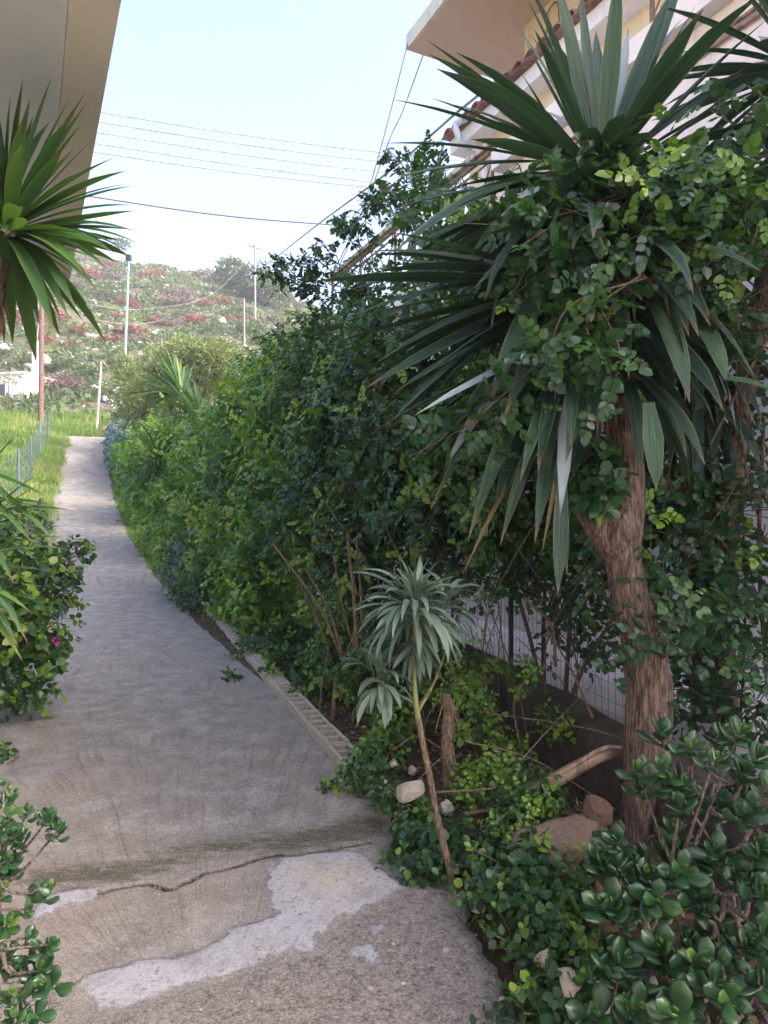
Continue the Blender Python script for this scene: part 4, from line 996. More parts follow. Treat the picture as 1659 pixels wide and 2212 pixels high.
# hanging skirt of older leaves
sk = MB()
for (b0, z0, n_, azr, L_) in ((at(1296, 450, 3.3), 0, 40, (100, 260), (.7, 1.05)), (at(1310, 560, 3.3), 0, 46, (120, 300), (.6, 1.0)), (at(1322, 660, 3.3), 0, 36, (130, 400), (.5, .9)), (at(1335, 780, 3.3), 0, 26, (140, 400), (.5, .8)), (at(1300, 520, 3.3), 0, 30, (-60, 90), (.5, .9))):
    yhead(sk, b0, int(n_*.65), L=L_, w=.09, el=(-50, 5), droop=(.5, 1.25), az=azr, var=(.0, .5), r0=.06, pale=.0)
yhead(sk, at(1230, 620, 3.35), 26, L=(.8, 1.15), w=.075, el=(-35, 10), droop=(.05, .35), az=(165, 215), var=(.1, .6), r0=.1, pale=.03)
yhead(sk, at(1235, 730, 3.3), 24, L=(.7, 1.05), w=.07, el=(-62, -20), droop=(.05, .4), az=(170, 260), var=(.0, .5), r0=.1, pale=.05)
for (bp, tp, yb, yt, w_, sg, v) in (((1290, 760), (1222, 1000), 3.2, 2.9, .07, .12, .55), ((1240, 700), (1010, 1170), 3.2, 3.0, .07, .25, .3), ((1215, 1010), (1205, 1285), 3.1, 3.0, .05, .0, .25), ((1260, 650), (930, 1100), 3.25, 3.2, .06, .25, .35),
     ((1400, 870), (1418, 1060), 3.0, 2.95, .07, .03, .6), ((1400, 650), (1490, 870), 3.1, 2.9, .09, .17, .6), ((1250, 600), (760, 625), 3.3, 3.4, .07, .15, .5), ((1240, 620), (765, 680), 3.3, 3.4, .07, .13, .45), ((1250, 640), (820, 780), 3.3, 3.3, .065, .16, .4),
     ((1245, 720), (850, 850), 3.3, 3.3, .06, .16, .5), ((1230, 740), (1160, 1130), 3.2, 3.1, .06, .2, .3), ((1260, 700), (985, 920), 3.2, 3.1, .07, .22, .35), ((1180, 730), (960, 1010), 3.2, 3.1, .06, .1, .97), ((1250, 640), (830, 560), 3.3, 3.3, .055, .05, .4),
     ((1500, 700), (1570, 830), 3.1, 3.0, .08, .1, .7), ((1560, 820), (1680, 850), 3.0, 3.0, .06, .02, .7), ((1230, 800), (1080, 1180), 3.2, 3.1, .055, .15, .25), ((1200, 950), (1225, 1240), 3.15, 3.1, .045, .0, .2), ((1280, 690), (1090, 900), 3.1, 2.9, .085, .25, .4), ((1210, 620), (1060, 870), 3.15, 3.0, .08, .2, .55)):
    hero(sk, at(*bp, yb-.15), at(*tp, yt-.15), w_*1.3, sg, v)
part(sk, 'hanging_leaves', M['yucca'], yA)
dd = MB()
yhead(dd, at(1335, 800, 3.3), 12, L=(.3, .6), w=.03, el=(-70, -20), droop=(.4, 1.2), var=(0, 1), r0=.07, pale=0)
for (bp, tp) in (((1180, 900), (1000, 1240)), ((1240, 860), (1170, 1200))): hero(dd, at(*bp, 3.2), at(*tp, 3.1), .025, .05, .6)
part(dd, 'dead_leaves', M['dead'], yA)
# --- second and third yucca crowns at the right and behind
def yucca(label, trunkpts, r, heads, skirts, mat='yucca', grp=None):
    t = thing('yucca', label, 'yucca', at(*trunkpts[0]), grp)
    c = curve([at(*q) for q in trunkpts], 40)
    part(tube(MB(), c, np.linspace(r, r*.7, 40), 16, bump=.2), 'trunk', M['bark'], t)
    cm = MB()
    for (p, n, L, w, el, dr, az) in heads: yhead(cm, at(*p), n, L=L, w=w, el=el, droop=dr, az=az)
    part(cm, 'crown', M[mat], t)
    if skirts:
        sm = MB()
        for (p, n, L, w) in skirts: yhead(sm, at(*p), n, L=L, w=w, el=(-85, -25), droop=(.2, .9), var=(.0, .9), pale=.02)
        part(sm, 'hanging_leaves', M[mat], t)
    return t
yB = yucca('yucca crown bursting in from the upper right edge above the white wall', [(1610, 1790, 4.0), (1560, 1400, 4.0), (1600, 900, 3.9), (1680, 500, 3.6), (1740, 230, 3.5)], .075,
      [((1730, 150, 3.4), 90, (.6, 1.0), .08, (-50, 85), (.0, .5), None)], [((1720, 320, 3.5), 40, (.5, .9), .07)])
yC = yucca('slimmer yucca stem with a shaggy skirt of leaves behind the main trunk', [(1530, 1760, 4.1), (1520, 1350, 4.1), (1528, 1000, 4.05), (1500, 780, 4.0), (1480, 600, 4.0)], .07,
      [((1480, 560, 4.0), 70, (.5, .85), .08, (-60, 70), (.1, .7), None)], [((1490, 700, 4.0), 40, (.5, .85), .07), ((1515, 860, 4.0), 30, (.45, .7), .06)])
yD = yucca('small yucca rosette of narrow leaves poking out of the far hedge', [at_ for at_ in [(395, 1090, 15.5), (392, 980, 15.5), (392, 870, 15.5)]], .08,
      [((392, 850, 15.4), 90, (.7, 1.25), .07, (-10, 75), (.0, .5), (80, 235)), ((430, 900, 14.4), 40, (.6, 1.1), .07, (-10, 80), (.0, .6), (90, 260))], None, 'yucca_bright')
yE = yucca('second small yucca rosette low in the hedge below the first one', [(360, 1110, 15), (350, 1060, 15), (345, 1010, 15)], .07,
      [((345, 990, 14.6), 70, (.7, 1.2), .06, (-50, 60), (.1, .6), (100, 330))], None, 'yucca_bright')
# --- left yucca
yL = thing('yucca', 'bright green yucca head in front of the left balcony, dry leaves hanging below it', 'yucca', at(-90, 1600, 3.3))
part(tube(MB(), curve([at(-90, 1600, 3.3), at(-75, 1100, 3.3), at(-45, 800, 3.3), at(-5, 560, 3.3)], 30), np.linspace(.08, .06, 30), 16, bump=.2), 'trunk', M['bark'], yL)
cm = MB(); cL = at(12, 500, 3.3)
for (tp, w_, sg, v) in (((50, 168), .05, 0, .3), ((112, 165), .06, 0, .5), ((65, 208), .05, 0, .4), ((22, 205), .045, 0, .3), ((150, 212), .05, 0, .9), ((185, 200), .06, 0, .4), ((185, 225), .05, .0, .6), ((97, 205), .055, 0, .45), ((175, 268), .05, 0, .7), ((160, 320), .045, .0, .5),
     ((198, 303), .03, 0, .3), ((248, 340), .06, .05, .6), ((276, 397), .04, .06, .2), ((290, 401), .055, .05, .4), ((288, 443), .05, .06, .4), ((292, 499), .045, .08, .55), ((302, 527), .045, .1, .3), ((245, 545), .05, .1, .6), ((278, 545), .03, .12, .3), ((230, 580), .045, .12, .7),
     ((212, 632), .05, .13, .5), ((163, 665), .05, .13, .6), ((118, 718), .045, .12, .4), ((85, 700), .045, .1, .6), ((180, 590), .05, .12, .7), ((150, 690), .04, .12, .3), ((-60, 200), .06, 0, .4), ((-20, 190), .06, 0, .4), ((-100, 300), .06, 0, .4), ((135, 535), .05, .05, .6)):
    ty = 3.3+random.uniform(-.35, .2); hero(cm, cL+nrm(at(tp[0], tp[1], ty)-cL)*.05, at(tp[0], tp[1], ty), w_*1.35, sg, v)
yhead(cm, cL, 70, L=(.42, .68), w=.068, el=(-50, 85), droop=(.0, .4), az=(-60, 300), var=(.1, .8), pale=0)
part(cm, 'crown', M['yucca_bright'], yL)
dm = MB(); yhead(dm, at(-20, 590, 3.3), 20, L=(.2, .36), w=.03, el=(-85, -40), droop=(.2, .6), var=(0, 1), pale=0)
part(dm, 'dead_leaves', M['dead'], yL)

# ================================================================== VINE OVER THE YUCCA
def keep_all(p): return p[:, 1] > 2.2
vn = thing('climbing_vine', 'pinnate leaved vine scrambling over the large yucca crown and hanging in front of its trunk', 'vine', at(1500, 1700, 3.6))
mb = MB(); sb = MB()
for (px, py, Y_, rx, ry, rz, n) in ((1180, 470, 2.95, .18, .12, .07, 12), (1380, 430, 2.9, .28, .15, .08, 22), (1560, 390, 2.9, .28, .2, .12, 26), (1640, 480, 2.9, .2, .2, .22, 20), (1500, 500, 2.9, .22, .15, .12, 16), (1300, 540, 2.85, .12, .1, .1, 8), (1180, 600, 2.85, .1, .08, .1, 7),
         (1290, 720, 2.8, .12, .08, .1, 12), (1180, 800, 2.85, .14, .08, .05, 9), (1060, 900, 2.85, .16, .08, .05, 9), (1600, 640, 2.95, .18, .15, .15, 14), (1250, 430, 3.0, .2, .12, .05, 8), (1600, 330, 3.1, .22, .2, .14, 20), (1130, 660, 3.6, .3, .2, .2, 28), (1050, 560, 4.2, .35, .25, .3, 36), (980, 470, 4.6, .35, .25, .3, 40)):
    clump_rot(mb, sb, at(px, py, Y_), np.eye(3), (rx, ry, rz), int(n*.8), PIN, .145, 5, .13, .22, keep_all, .15, (.14, .34), .2)
for pts in ([(1640, 350, 3), (1450, 400, 2.9), (1250, 460, 2.85), (1120, 520, 2.8)], [(1340, 600, 2.8), (1240, 690, 2.75), (1150, 780, 2.75), (980, 910, 2.8)], [(1400, 660, 2.9), (1350, 580, 2.9), (1440, 480, 2.9)], [(1659, 760, 3), (1560, 700, 3), (1480, 640, 3.0)],
            [(1320, 430, 2.9), (1200, 560, 2.9), (1100, 640, 2.9)], [(1659, 460, 2.8), (1600, 560, 2.8), (1540, 640, 2.8)], [(1300, 640, 2.8), (1280, 740, 2.75), (1330, 800, 2.75)]):
    for k in range(2): spray(mb, sb, [at(*q)+rng.normal(0, .04, 3) for q in pts], size=.13, step=.055, bv=.32, bright=.2)
part(mb, 'foliage', M['vine'], vn); part(sb, 'stems', M['stem_tan'], vn)
iv = thing('ivy_tuft', 'tuft of rounded leaves growing on the sawn limb of the main yucca trunk', 'ivy', at(1295, 1110, 3.2))
mb = MB(); sb = MB()
clump_rot(mb, sb, at(1290, 1040, 3.14), np.eye(3), (.10, .08, .17), 60, ROUND, .08, 5, .1, .45, None, .3, (.04, .1), .3)
part(mb, 'foliage', M['vine'], iv); part(sb, 'stems', M['stem_green'], iv)
# climbers and undergrowth to the right of the trunk
ub = thing('climbing_shrub', 'dark tangled shrub behind the wire fence to the right of the main trunk', 'shrub', at(1520, 1700, 3.9))
mb = MB(); sb = MB()
for (px, py, Y_, rx, ry, rz, n) in ((1430, 1290, 3.25, .16, .1, .12, 22), (1400, 1385, 3.15, .1, .08, .1, 16), (1480, 1330, 3.4, .2, .15, .15, 26), (1600, 1300, 3.6, .25, .2, .25, 50), (1640, 1120, 3.6, .2, .2, .3, 40), (1590, 1450, 3.7, .3, .2, .2, 50), (1480, 1480, 3.9, .2, .2, .2, 24), (1450, 1100, 4.2, .2, .2, .2, 16),
         (1640, 950, 3.9, .3, .25, .3, 40), (1570, 1020, 4.2, .2, .2, .25, 20), (1659, 800, 3.9, .3, .2, .35, 40), (1550, 1180, 4.1, .15, .15, .2, 14), (1420, 980, 4.3, .2, .2, .25, 18), (1230, 1280, 4.6, .35, .25, .2, 36), (1150, 1180, 4.8, .35, .25, .35, 60), (1260, 1380, 4.4, .15, .15, .12, 18), (1300, 1300, 4.4, .2, .2, .3, 40), (1600, 1560, 3.5, .25, .2, .15, 34)):
    clump_rot(mb, sb, at(px, py, Y_), np.eye(3), (rx, ry, rz), int(n*.42), PIN2, .12, 5, .12, .3, None, .25, (.12, .28), .2)
for pts, r in (([(1540, 1760, 3.9), (1555, 1500, 3.9), (1570, 1200, 3.9), (1590, 900, 3.9)], .012), ([(1475, 1400, 4.0), (1480, 1150, 4.0), (1470, 950, 4.0)], .02), ([(1500, 1600, 3.9), (1485, 1300, 3.9), (1510, 1080, 3.9)], .01), ([(1659, 1170, 4.0), (1520, 1110, 4.0), (1420, 1010, 4.0)], .022),
               ([(1660, 1080, 3.9), (1560, 1040, 3.9), (1440, 1060, 4)], .012), ([(1420, 1140, 4), (1480, 1175, 4), (1560, 1170, 4)], .018), ([(1659, 730, 3.6), (1590, 850, 3.6), (1535, 960, 3.6)], .010), ([(1600, 1560, 3.9), (1610, 1300, 3.9), (1600, 1000, 3.9)], .008), ([(1430, 1560, 4.2), (1440, 1300, 4.2), (1425, 1100, 4.2)], .008), ([(1660, 1500, 3.9), (1640, 1200, 3.9), (1650, 900, 3.9)], .014)):
    tube(sb, curve([at(*q) for q in pts], 14), np.linspace(r, r*.7, 14), 7, cap=False, var=rng.random())
for k in range(60):
    px = rng.uniform(1420, 1680); py = rng.uniform(900, 1650); p = at(px, py, rng.uniform(3.5, 4.3)); q = p+rng.normal(0, 1, 3)*[.15, .05, .3]
    tube(sb, [p, (p+q)/2+rng.normal(0, .02, 3), q], .004, 4, cap=False, var=rng.random())
part(mb, 'foliage', M['vine_dark'], ub); part(sb, 'stems', M['stem'], ub)
# ================================================================== ROSETTE PLANT (grey-green, on a bent bare stem)
ep = thing('rosette_plant', 'grey-green plant with drooping narrow leaves on a bent bare stem at the path edge', 'plant', at(980, 1915, 2.93))
sp = [(981, 1925, 2.93), (965, 1850, 2.9), (945, 1770, 2.9), (930, 1690, 2.88), (912, 1600, 2.85), (900, 1530, 2.85), (893, 1450, 2.85), (897, 1350, 2.85), (899, 1315, 2.85)]
sc_ = curve([at(*q) for q in sp], 40)
part(tube(MB(), sc_[:24], np.linspace(.017, .0125, 24), 10, bump=.3), 'lower_stem', M['stem_tan'], ep)
part(tube(MB(), sc_[23:], np.linspace(.0124, .009, 17), 10, bump=.12), 'upper_stem', M['stem_green'], ep)
mb = MB()
for pts in ([(898, 1520, 2.85), (870, 1505, 2.85), (825, 1480, 2.86)], [(902, 1540, 2.85), (935, 1480, 2.9), (965, 1400, 2.95)], [(900, 1535, 2.85), (940, 1470, 3.1), (950, 1440, 3.1)]): tube(mb, curve([at(*q) for q in pts], 10), .006, 6, cap=False)
part(mb, 'side_shoots', M['stem_green'], ep)
def rosette(mb, c, n, L, w, el=(-35, 85), dr=(.9, 1.9), var=(.1, .8)):
    az = rng.uniform(0, 6.283, n); e = R(el[0])+(R(el[1])-R(el[0]))*rng.random(n)
    strips(mb, c+rng.normal(0, .012, (n, 3))+np.stack([0*e, 0*e, np.sin(e)*.05], -1), az, e, L*rng.uniform(.75, 1.15, n), w*rng.uniform(.8, 1.15, n), rng.uniform(*dr, n), rng.uniform(*var, n), K=9, cross=.22, prof_=lprof, power=1.3, twist=rng.normal(0, .3, n))
mb = MB(); rosette(mb, at(893, 1330, 2.85), 95, .30, .028, (-30, 60), (.7, 1.9)); rosette(mb, at(900, 1315, 2.85), 22, .17, .026, (40, 88), (.5, 1.4)); rosette(mb, at(900, 1365, 2.85), 24, .2, .024, (-70, -20), (.1, .8), (0, .3)); rosette(mb, at(960, 1330, 3.0), 40, .19, .028)
part(mb, 'main_rosette', M['echium'], ep)
mb = MB(); rosette(mb, at(820, 1478, 2.86), 50, .18, .028); part(mb, 'lower_rosette', M['echium'], ep)

# ================================================================== JADE PLANTS
def jleaf():
    t = np.linspace(0, 1, 7); w = np.interp(t, [0, .15, .45, .75, .93, 1], [.10, .17, .36, .42, .27, .04])
    K = 8; a = np.linspace(0, 2*np.pi, K, endpoint=False)
    V = np.stack([np.cos(a)[None]*w[:, None]*.76, t[:, None]+0*a[None], np.sin(a)[None]*(.035+.13*w[:, None])+ (.12*t**2)[:, None]], -1).reshape(-1, 3)
    i = np.arange(6)[:, None]*K; j = np.arange(K)[None]; jn = (j+1) % K
    return V, np.stack([i+j, i+jn, i+K+jn, i+K+j], -1).reshape(-1, 4)[:, ::-1]
JL = jleaf()
def jrosette(mb, c, d, size, bv=.4):
    d = nrm(d); fr = frames(d[None], np.array([[.3, .2, 1.]])+.01)[0]
    pos = []; dirs = []; ups = []; sz = []
    for pair, (tilt, s) in enumerate(((1.25, 1.0), (1.0, .95), (.65, .75), (.3, .42))):
        for q in (0, 1):
            a = pair*1.57+q*3.14159+random.uniform(-.2, .2); tl = tilt+random.uniform(-.25, .25)
            ld = d*math.cos(tl)+(fr[:, 0]*math.cos(a)+fr[:, 2]*math.sin(a))*math.sin(tl)
            pos.append(c-d*.018*(2-pair)); dirs.append(ld); ups.append(d*math.sin(tl)-(fr[:, 0]*math.cos(a)+fr[:, 2]*math.sin(a))*math.cos(tl)+rng.normal(0, .1, 3)); sz.append(size*s*random.uniform(.85, 1.1))
    n = len(pos); v = np.clip(bv+rng.normal(0, .12, n)+np.array([0, 0, 0, 0, .15, .15, .35, .35]), 0, 1)
    inst(mb, JL[0], JL[1], frames(np.array(dirs), np.array(ups)), np.array(pos), np.array(sz), v)
def jade(label, base, tips, size, stemr, mids=.5, grp=None, bv=.4):
    t = thing('jade_plant', label, 'jade plant', base, grp)
    fm = MB(); sm = MB(); base = np.asarray(base, float)
    hubs = [base+np.array([rng.uniform(-.12, .12), rng.uniform(-.08, .08), rng.uniform(.12, .3)]) for _ in range(4)]
    for tp in tips:
        h = min(hubs, key=lambda q: np.linalg.norm(q-tp)); m_ = h*.45+tp*.55+rng.normal(0, .035, 3)-[0, 0, .03]
        if random.random() < .6: hubs.append(m_)
        tube(sm, curve([h, m_*.6+h*.4, tp], 9), np.linspace(stemr, stemr*.4, 9), 7, cap=False, var=rng.random(), bump=.15)
        d = nrm(tp-m_)*.5+np.array([0, -.55, .6])
        jrosette(fm, tp, d, size*random.uniform(.65, 1.15), bv+random.uniform(-.2, .25))
        if random.random() < .7:
            q = m_*.3+tp*.7+rng.normal(0, .02, 3); jrosette(fm, q, d+rng.normal(0, .6, 3), size*.8, bv-.1)
    for h in hubs[:4]: tube(sm, curve([base, (base+h)/2+rng.normal(0, .02, 3), h], 7), np.linspace(stemr*1.8, stemr, 7), 8, cap=False, bump=.15)
    part(fm, 'leaves', M['jade'], t); part(sm, 'stems', M['jadestem'], t)
    return t
tips = []
hero_t = [(1435, 1655, 2.2), (1375, 1665, 2.25), (1330, 1830, 2.1), (1380, 1850, 2.15), (1460, 1690, 2.2), (1545, 1650, 2.15), (1610, 1590, 2.3), (1640, 1700, 2.1), (1620, 1760, 2.0), (1545, 1850, 2.0), (1470, 1880, 1.95), (1410, 1945, 1.9), (1310, 1955, 1.95), (1380, 1900, 2.05), (1300, 1860, 2.1), (1345, 1895, 2.05),
          (1640, 1930, 1.85), (1650, 2030, 1.75), (1540, 2130, 1.65), (1500, 2090, 1.7), (1590, 2170, 1.55), (1380, 2175, 1.7), (1300, 2195, 1.75), (1480, 2160, 1.65), (1530, 1950, 1.95), (1590, 1880, 2.0), (1650, 1850, 1.95), (1560, 1730, 2.2), (1500, 1610, 2.35), (1640, 1640, 2.2), (1350, 2090, 1.8), (1420, 2060, 1.8), (1450, 2190, 1.6), (1659, 2120, 1.6), (1430, 1590, 2.4), (1560, 1580, 2.5)]
for q in hero_t: tips.append(at(*q)+rng.normal(0, .008, 3))
for k in range(46):
    px, py = rng.uniform(1300, 1760), rng.uniform(1620, 2300); dd_ = np.interp(py, [1600, 2250], [2.5, 1.75])+rng.uniform(0, .25)
    if px < 1360+rng.uniform(0, 60) and py < 1800: continue
    tips.append(at(px, py, dd_))
jade('large jade plant with glossy paddle leaves filling the bottom right corner', at(1600, 2160, 2.15)*[1, 1, 0]+[0, 0, .02], tips, .084, .009)
tips = [at(*q)+rng.normal(0, .008, 3) for q in [(20, 1720, 1.7), (60, 1750, 1.65), (110, 1760, 1.62), (130, 1790, 1.62), (40, 1800, 1.65), (15, 1770, 1.6), (20, 1850, 1.62), (0, 1700, 1.7), (10, 1930, 1.6), (90, 1930, 1.58), (60, 1960, 1.55), (20, 1990, 1.55), (70, 2020, 1.52), (95, 2050, 1.5), (85, 2080, 1.5), (40, 2100, 1.5), (90, 2140, 1.45), (50, 2160, 1.45), (10, 2150, 1.45), (10, 2060, 1.5), (30, 2190, 1.4), (70, 2200, 1.42), (-20, 2100, 1.5), (-30, 1900, 1.6), (-30, 1760, 1.7), (5, 1810, 1.7), (-10, 2000, 1.6), (20, 1880, 1.65)]]
jade('jade plant with small round leaves at the lower left edge of the path', at(-60, 2250, 1.65)*[1, 1, 0]+[0, 0, .02], tips, .041, .006, bv=.5)

# ================================================================== LEFT BORDER PLANTS
gr_ = thing('geranium', 'sprawling geranium with round leaves and a pink flower at the left edge of the path', 'geranium', P(2.6, -2.5))
mb = MB(); sb = MB()
for (px, py, Y_, rx, ry, rz, n) in ((160, 1190, 6.2, .16, .1, .08, 14), (110, 1230, 6.0, .25, .2, .2, 40), (130, 1300, 5.8, .12, .1, .15, 18), (60, 1250, 5.8, .3, .25, .35, 70), (120, 1400, 5.6, .16, .12, .06, 22), (40, 1380, 5.4, .25, .2, .2, 60), (50, 1450, 5.3, .25, .2, .15, 50), (0, 1300, 5.2, .35, .3, .4, 70), (60, 1500, 5.2, .15, .15, .08, 16), (-60, 1400, 5.2, .3, .3, .4, 50), (20, 1150, 6.4, .3, .3, .2, 40)):
    clump_rot(mb, sb, at(px, py, Y_), np.eye(3), (rx, ry, rz), n, ROUND, .085, 5, .3, .5, None, .3, (.08, .2), .3)
part(mb, 'foliage', M['vine'], gr_); part(sb, 'stems', M['stem_tan'], gr_)
mb = MB(); fp_ = at(124, 1384, 5.15)
scatter(mb, ROUND, np.tile(fp_, (9, 1)), rdir(9)+[0, -.5, .2], rdir(9), np.full(9, .045), rng.random(9)); part(mb, 'flower', M['pink'], gr_)
nl = thing('oleander_plant', 'narrow leaved grey-green plant among the geraniums at the left', 'plant', P(2.9, -2.6))
mb = MB(); sb = MB()
for (px, py, Y_) in ((120, 1345, 5.6), (135, 1290, 5.8), (95, 1160, 6.2), (60, 1180, 6.0), (150, 1240, 5.9), (30, 1130, 6.3), (80, 1110, 6.4), (125, 1220, 6.0), (100, 1280, 5.7)):
    rosette(mb, at(px, py, Y_), 34, .15, .025, (-60, 80), (.6, 1.6)); q = at(px, py, Y_); tube(sb, curve([P(2.7, -2.5), q*.5+P(2.7, -2.5)*.5+[0, 0, .05], q], 10), .007, 5, cap=False)
part(mb, 'leaves', M['echium'], nl); part(sb, 'stems', M['stem'], nl)
sl_ = thing('strap_leaf_plant', 'clump of long arching strap leaves reaching in from the left edge', 'plant', at(-120, 1560, 3.6))
mb = MB()
for (tp, bp, w_, sg, v) in (((160, 1104), (-120, 1150), .04, .12, .5), ((115, 1045+45), (-120, 1090), .035, .05, .4), ((78, 1025), (-100, 1180), .04, .02, .4), ((45, 930), (-100, 1090), .045, .0, .3), ((130, 1180), (-80, 1000), .03, .05, .8), ((60, 1390), (-100, 1180), .045, .15, .6), ((40, 1400), (-80, 1230), .04, .1, .4), ((70, 1325), (-100, 1250), .03, .08, .9), ((80, 1100), (-90, 1080), .03, .06, .8), ((75, 1180), (-90, 1040), .035, .1, .7), ((30, 1260), (-90, 1100), .04, .1, .5), ((105, 1075), (-100, 1000), .03, .04, .6), ((50, 1430), (-60, 1300), .03, .08, 1), ((30, 1100), (-90, 960), .03, .04, .4)):
    hero(mb, at(bp[0], bp[1], 3.5), at(tp[0], tp[1], 3.4), w_, sg, v)
yhead(mb, at(-130, 1250, 3.6), 60, L=(.5, .8), w=.035, el=(-20, 80), droop=(.3, 1.2), var=(.3, 1), pale=0)
part(mb, 'leaves', M['yucca_bright'], sl_)
lw = thing('low_weeds', 'small round leaved weeds on the left edge of the near path', 'weed', P(.6, -3.6))
mb = MB(); sb = MB(); clump_rot(mb, sb, at(-5, 1630, 4.4), np.eye(3), (.12, .1, .05), 30, ROUND, .05, 4, .2, .5, None, .3, (.03, .08), .3)
clump_rot(mb, sb, at(-10, 1520, 5.0), np.eye(3), (.15, .15, .06), 30, ROUND, .06, 4, .2, .5, None, .3, (.03, .08), .3)
part(mb, 'foliage', M['vine'], lw); part(sb, 'stems', M['stem_green'], lw)

# ================================================================== GROUND COVER AND ROCKS UNDER THE YUCCA
def keepg(p): return p[:, 2] > gz(p[:, 0], p[:, 1])+.01
def cover(label, spots, size, bv=.45, bright=.12, temps=ROUND, mat='vine', per=5):
    t = thing('creeping_plant', label, 'creeper', at(*spots[0][:2], spots[0][2]), 'creeping plants under the yucca')
    mb = MB(); sb = MB()
    for (px, py, Y_, rx, ry, rz, n) in spots: clump_rot(mb, sb, at(px, py, Y_), np.eye(3), (rx, ry, rz), n, temps, size, per, bright, bv, keepg, .3, (.05, .14), .2)
    part(mb, 'foliage', M[mat], t); part(sb, 'stems', M['stem_green'], t)
cover('dark round-leaved creeper around the foot of the bent stem', [(900, 1760, 3.35, .12, .1, .06, 34), (930, 1820, 3.15, .16, .12, .10, 60), (900, 1860, 3.1, .1, .1, .08, 40), (960, 1870, 3.0, .12, .1, .10, 44), (1000, 1830, 3.1, .1, .1, .08, 26), (850, 1725, 3.45, .07, .07, .04, 10), (920, 1905, 2.95, .09, .07, .04, 20)], .05)
cover('small leafy creeper at the near end of the kerb row', [(780, 1690, 3.9, .14, .12, .1, 50), (720, 1700, 3.95, .06, .06, .05, 12), (800, 1650, 4.0, .1, .1, .12, 36), (830, 1740, 3.7, .09, .09, .07, 26)], .045, .5)
cover('broad mat of round-leaved creeper spilling toward the jade plant', [(1080, 1900, 2.75, .14, .12, .1, 56), (1150, 1860, 2.75, .14, .12, .08, 46), (1120, 1950, 2.6, .15, .12, .12, 60), (1200, 1960, 2.5, .14, .12, .12, 56), (1180, 2040, 2.35, .14, .1, .12, 60), (1240, 2080, 2.25, .12, .1, .1, 50), (1230, 1990, 2.4, .12, .1, .12, 40), (1210, 2130, 2.15, .12, .1, .09, 50), (1290, 2110, 2.15, .1, .1, .1, 34), (1160, 2195, 2.1, .09, .07, .05, 24), (1250, 2190, 2.05, .1, .1, .08, 34), (1050, 1860, 2.95, .1, .1, .1, 30)], .046, .4)
cover('light green weed tuft beside the tan boulders', [(1150, 1720, 3.2, .16, .12, .1, 44), (1130, 1770, 3.1, .14, .1, .1, 34), (1110, 1820, 3.0, .1, .1, .06, 20), (1190, 1745, 3.15, .08, .08, .07, 14)], .06, .55, .25, PIN2)
cover('bright small weeds growing in front of the dark concrete wall', [(1130, 1455, 4.2, .08, .06, .1, 14), (1200, 1550, 4.0, .07, .06, .06, 10), (1030, 1560, 4.1, .16, .12, .2, 30), (1080, 1640, 3.8, .14, .1, .1, 24), (1020, 1690, 3.6, .1, .1, .07, 20), (1000, 1450, 4.5, .2, .12, .2, 26)], .07, .8, .5, PIN2)
cover('tuft of pinnate seedlings under the hedge beside the kerb', [(640, 1430, 6.6, .3, .2, .15, 44), (560, 1400, 7.6, .3, .2, .15, 40), (500, 1470, 6.5, .08, .07, .07, 12), (850, 1560, 4.6, .12, .12, .2, 26), (680, 1470, 6.0, .2, .15, .12, 26), (620, 1380, 7.0, .3, .25, .2, 60), (720, 1420, 5.8, .2, .2, .2, 50), (780, 1450, 5.2, .15, .15, .15, 30), (740, 1330, 6.0, .3, .2, .2, 50), (880, 1500, 4.7, .15, .12, .15, 26), (830, 1620, 4.3, .08, .1, .12, 16)], .1, .5, .3, PIN2)
for (px, py, Y_, sz, seed, mat, lab) in ((880, 1712, 3.35, (.10, .09, .07), 3, 'rock_white', 'pale cream rock behind the bent stem'), (1290, 1762, 2.95, (.12, .09, .065), 5, 'rock_brown', 'reddish brown stone leaning on the yucca trunk'), (1200, 1835, 2.9, (.27, .18, .17), 8, 'rock_tan', 'large flat tan boulder half covered by creeper'), (1285, 1850, 2.85, (.12, .12, .12), 21, 'rock_brown', 'dark brown rock at the foot of the yucca trunk'),
        (1230, 2120, 2.05, (.06, .05, .05), 11, 'rock_white', 'pitted cream stone under the creeper near the path'), (1180, 2080, 2.2, (.05, .045, .04), 31, 'rock_white', 'small cream stone beside the dark earth edge'), (1295, 2190, 1.98, (.07, .06, .06), 13, 'rock_white', 'grey cream stone beneath the jade plant'), (1025, 1915, 2.9, (.045, .05, .035), 14, 'rock_white', 'small white stone right of the bent stem'), (1035, 1960, 2.75, (.04, .04, .03), 17, 'rock_white', 'fist sized white stone on the dark edge of the path'),
        (960, 1745, 3.5, (.05, .05, .04), 19, 'rock_white', 'small pale stone between the cream rock and the cut stump'), (850, 1650, 4.0, (.04, .04, .03), 23, 'rock_white', 'little white stone in the leaf litter by the kerb'), (890, 1665, 4.1, (.05, .04, .035), 27, 'rock_white', 'white stone in the litter behind the cream rock'), (1330, 1960, 2.3, (.10, .10, .08), 41, 'rock_tan', 'rust coloured stone between creeper and jade plant')):
    v, f = rock_v(seed, 4, .6); mb = MB().add(v*np.array(sz), f); p = at(px, py, Y_)
    o = bpy.data.objects.new('rock', mb.mesh('rock', M[mat], True)); scene.collection.objects.link(o); o.location = p; o.rotation_euler = (random.uniform(-.3, .3), random.uniform(-.3, .3), random.uniform(0, 6))
    tag(o, lab, 'rock', 'rocks under the yucca')
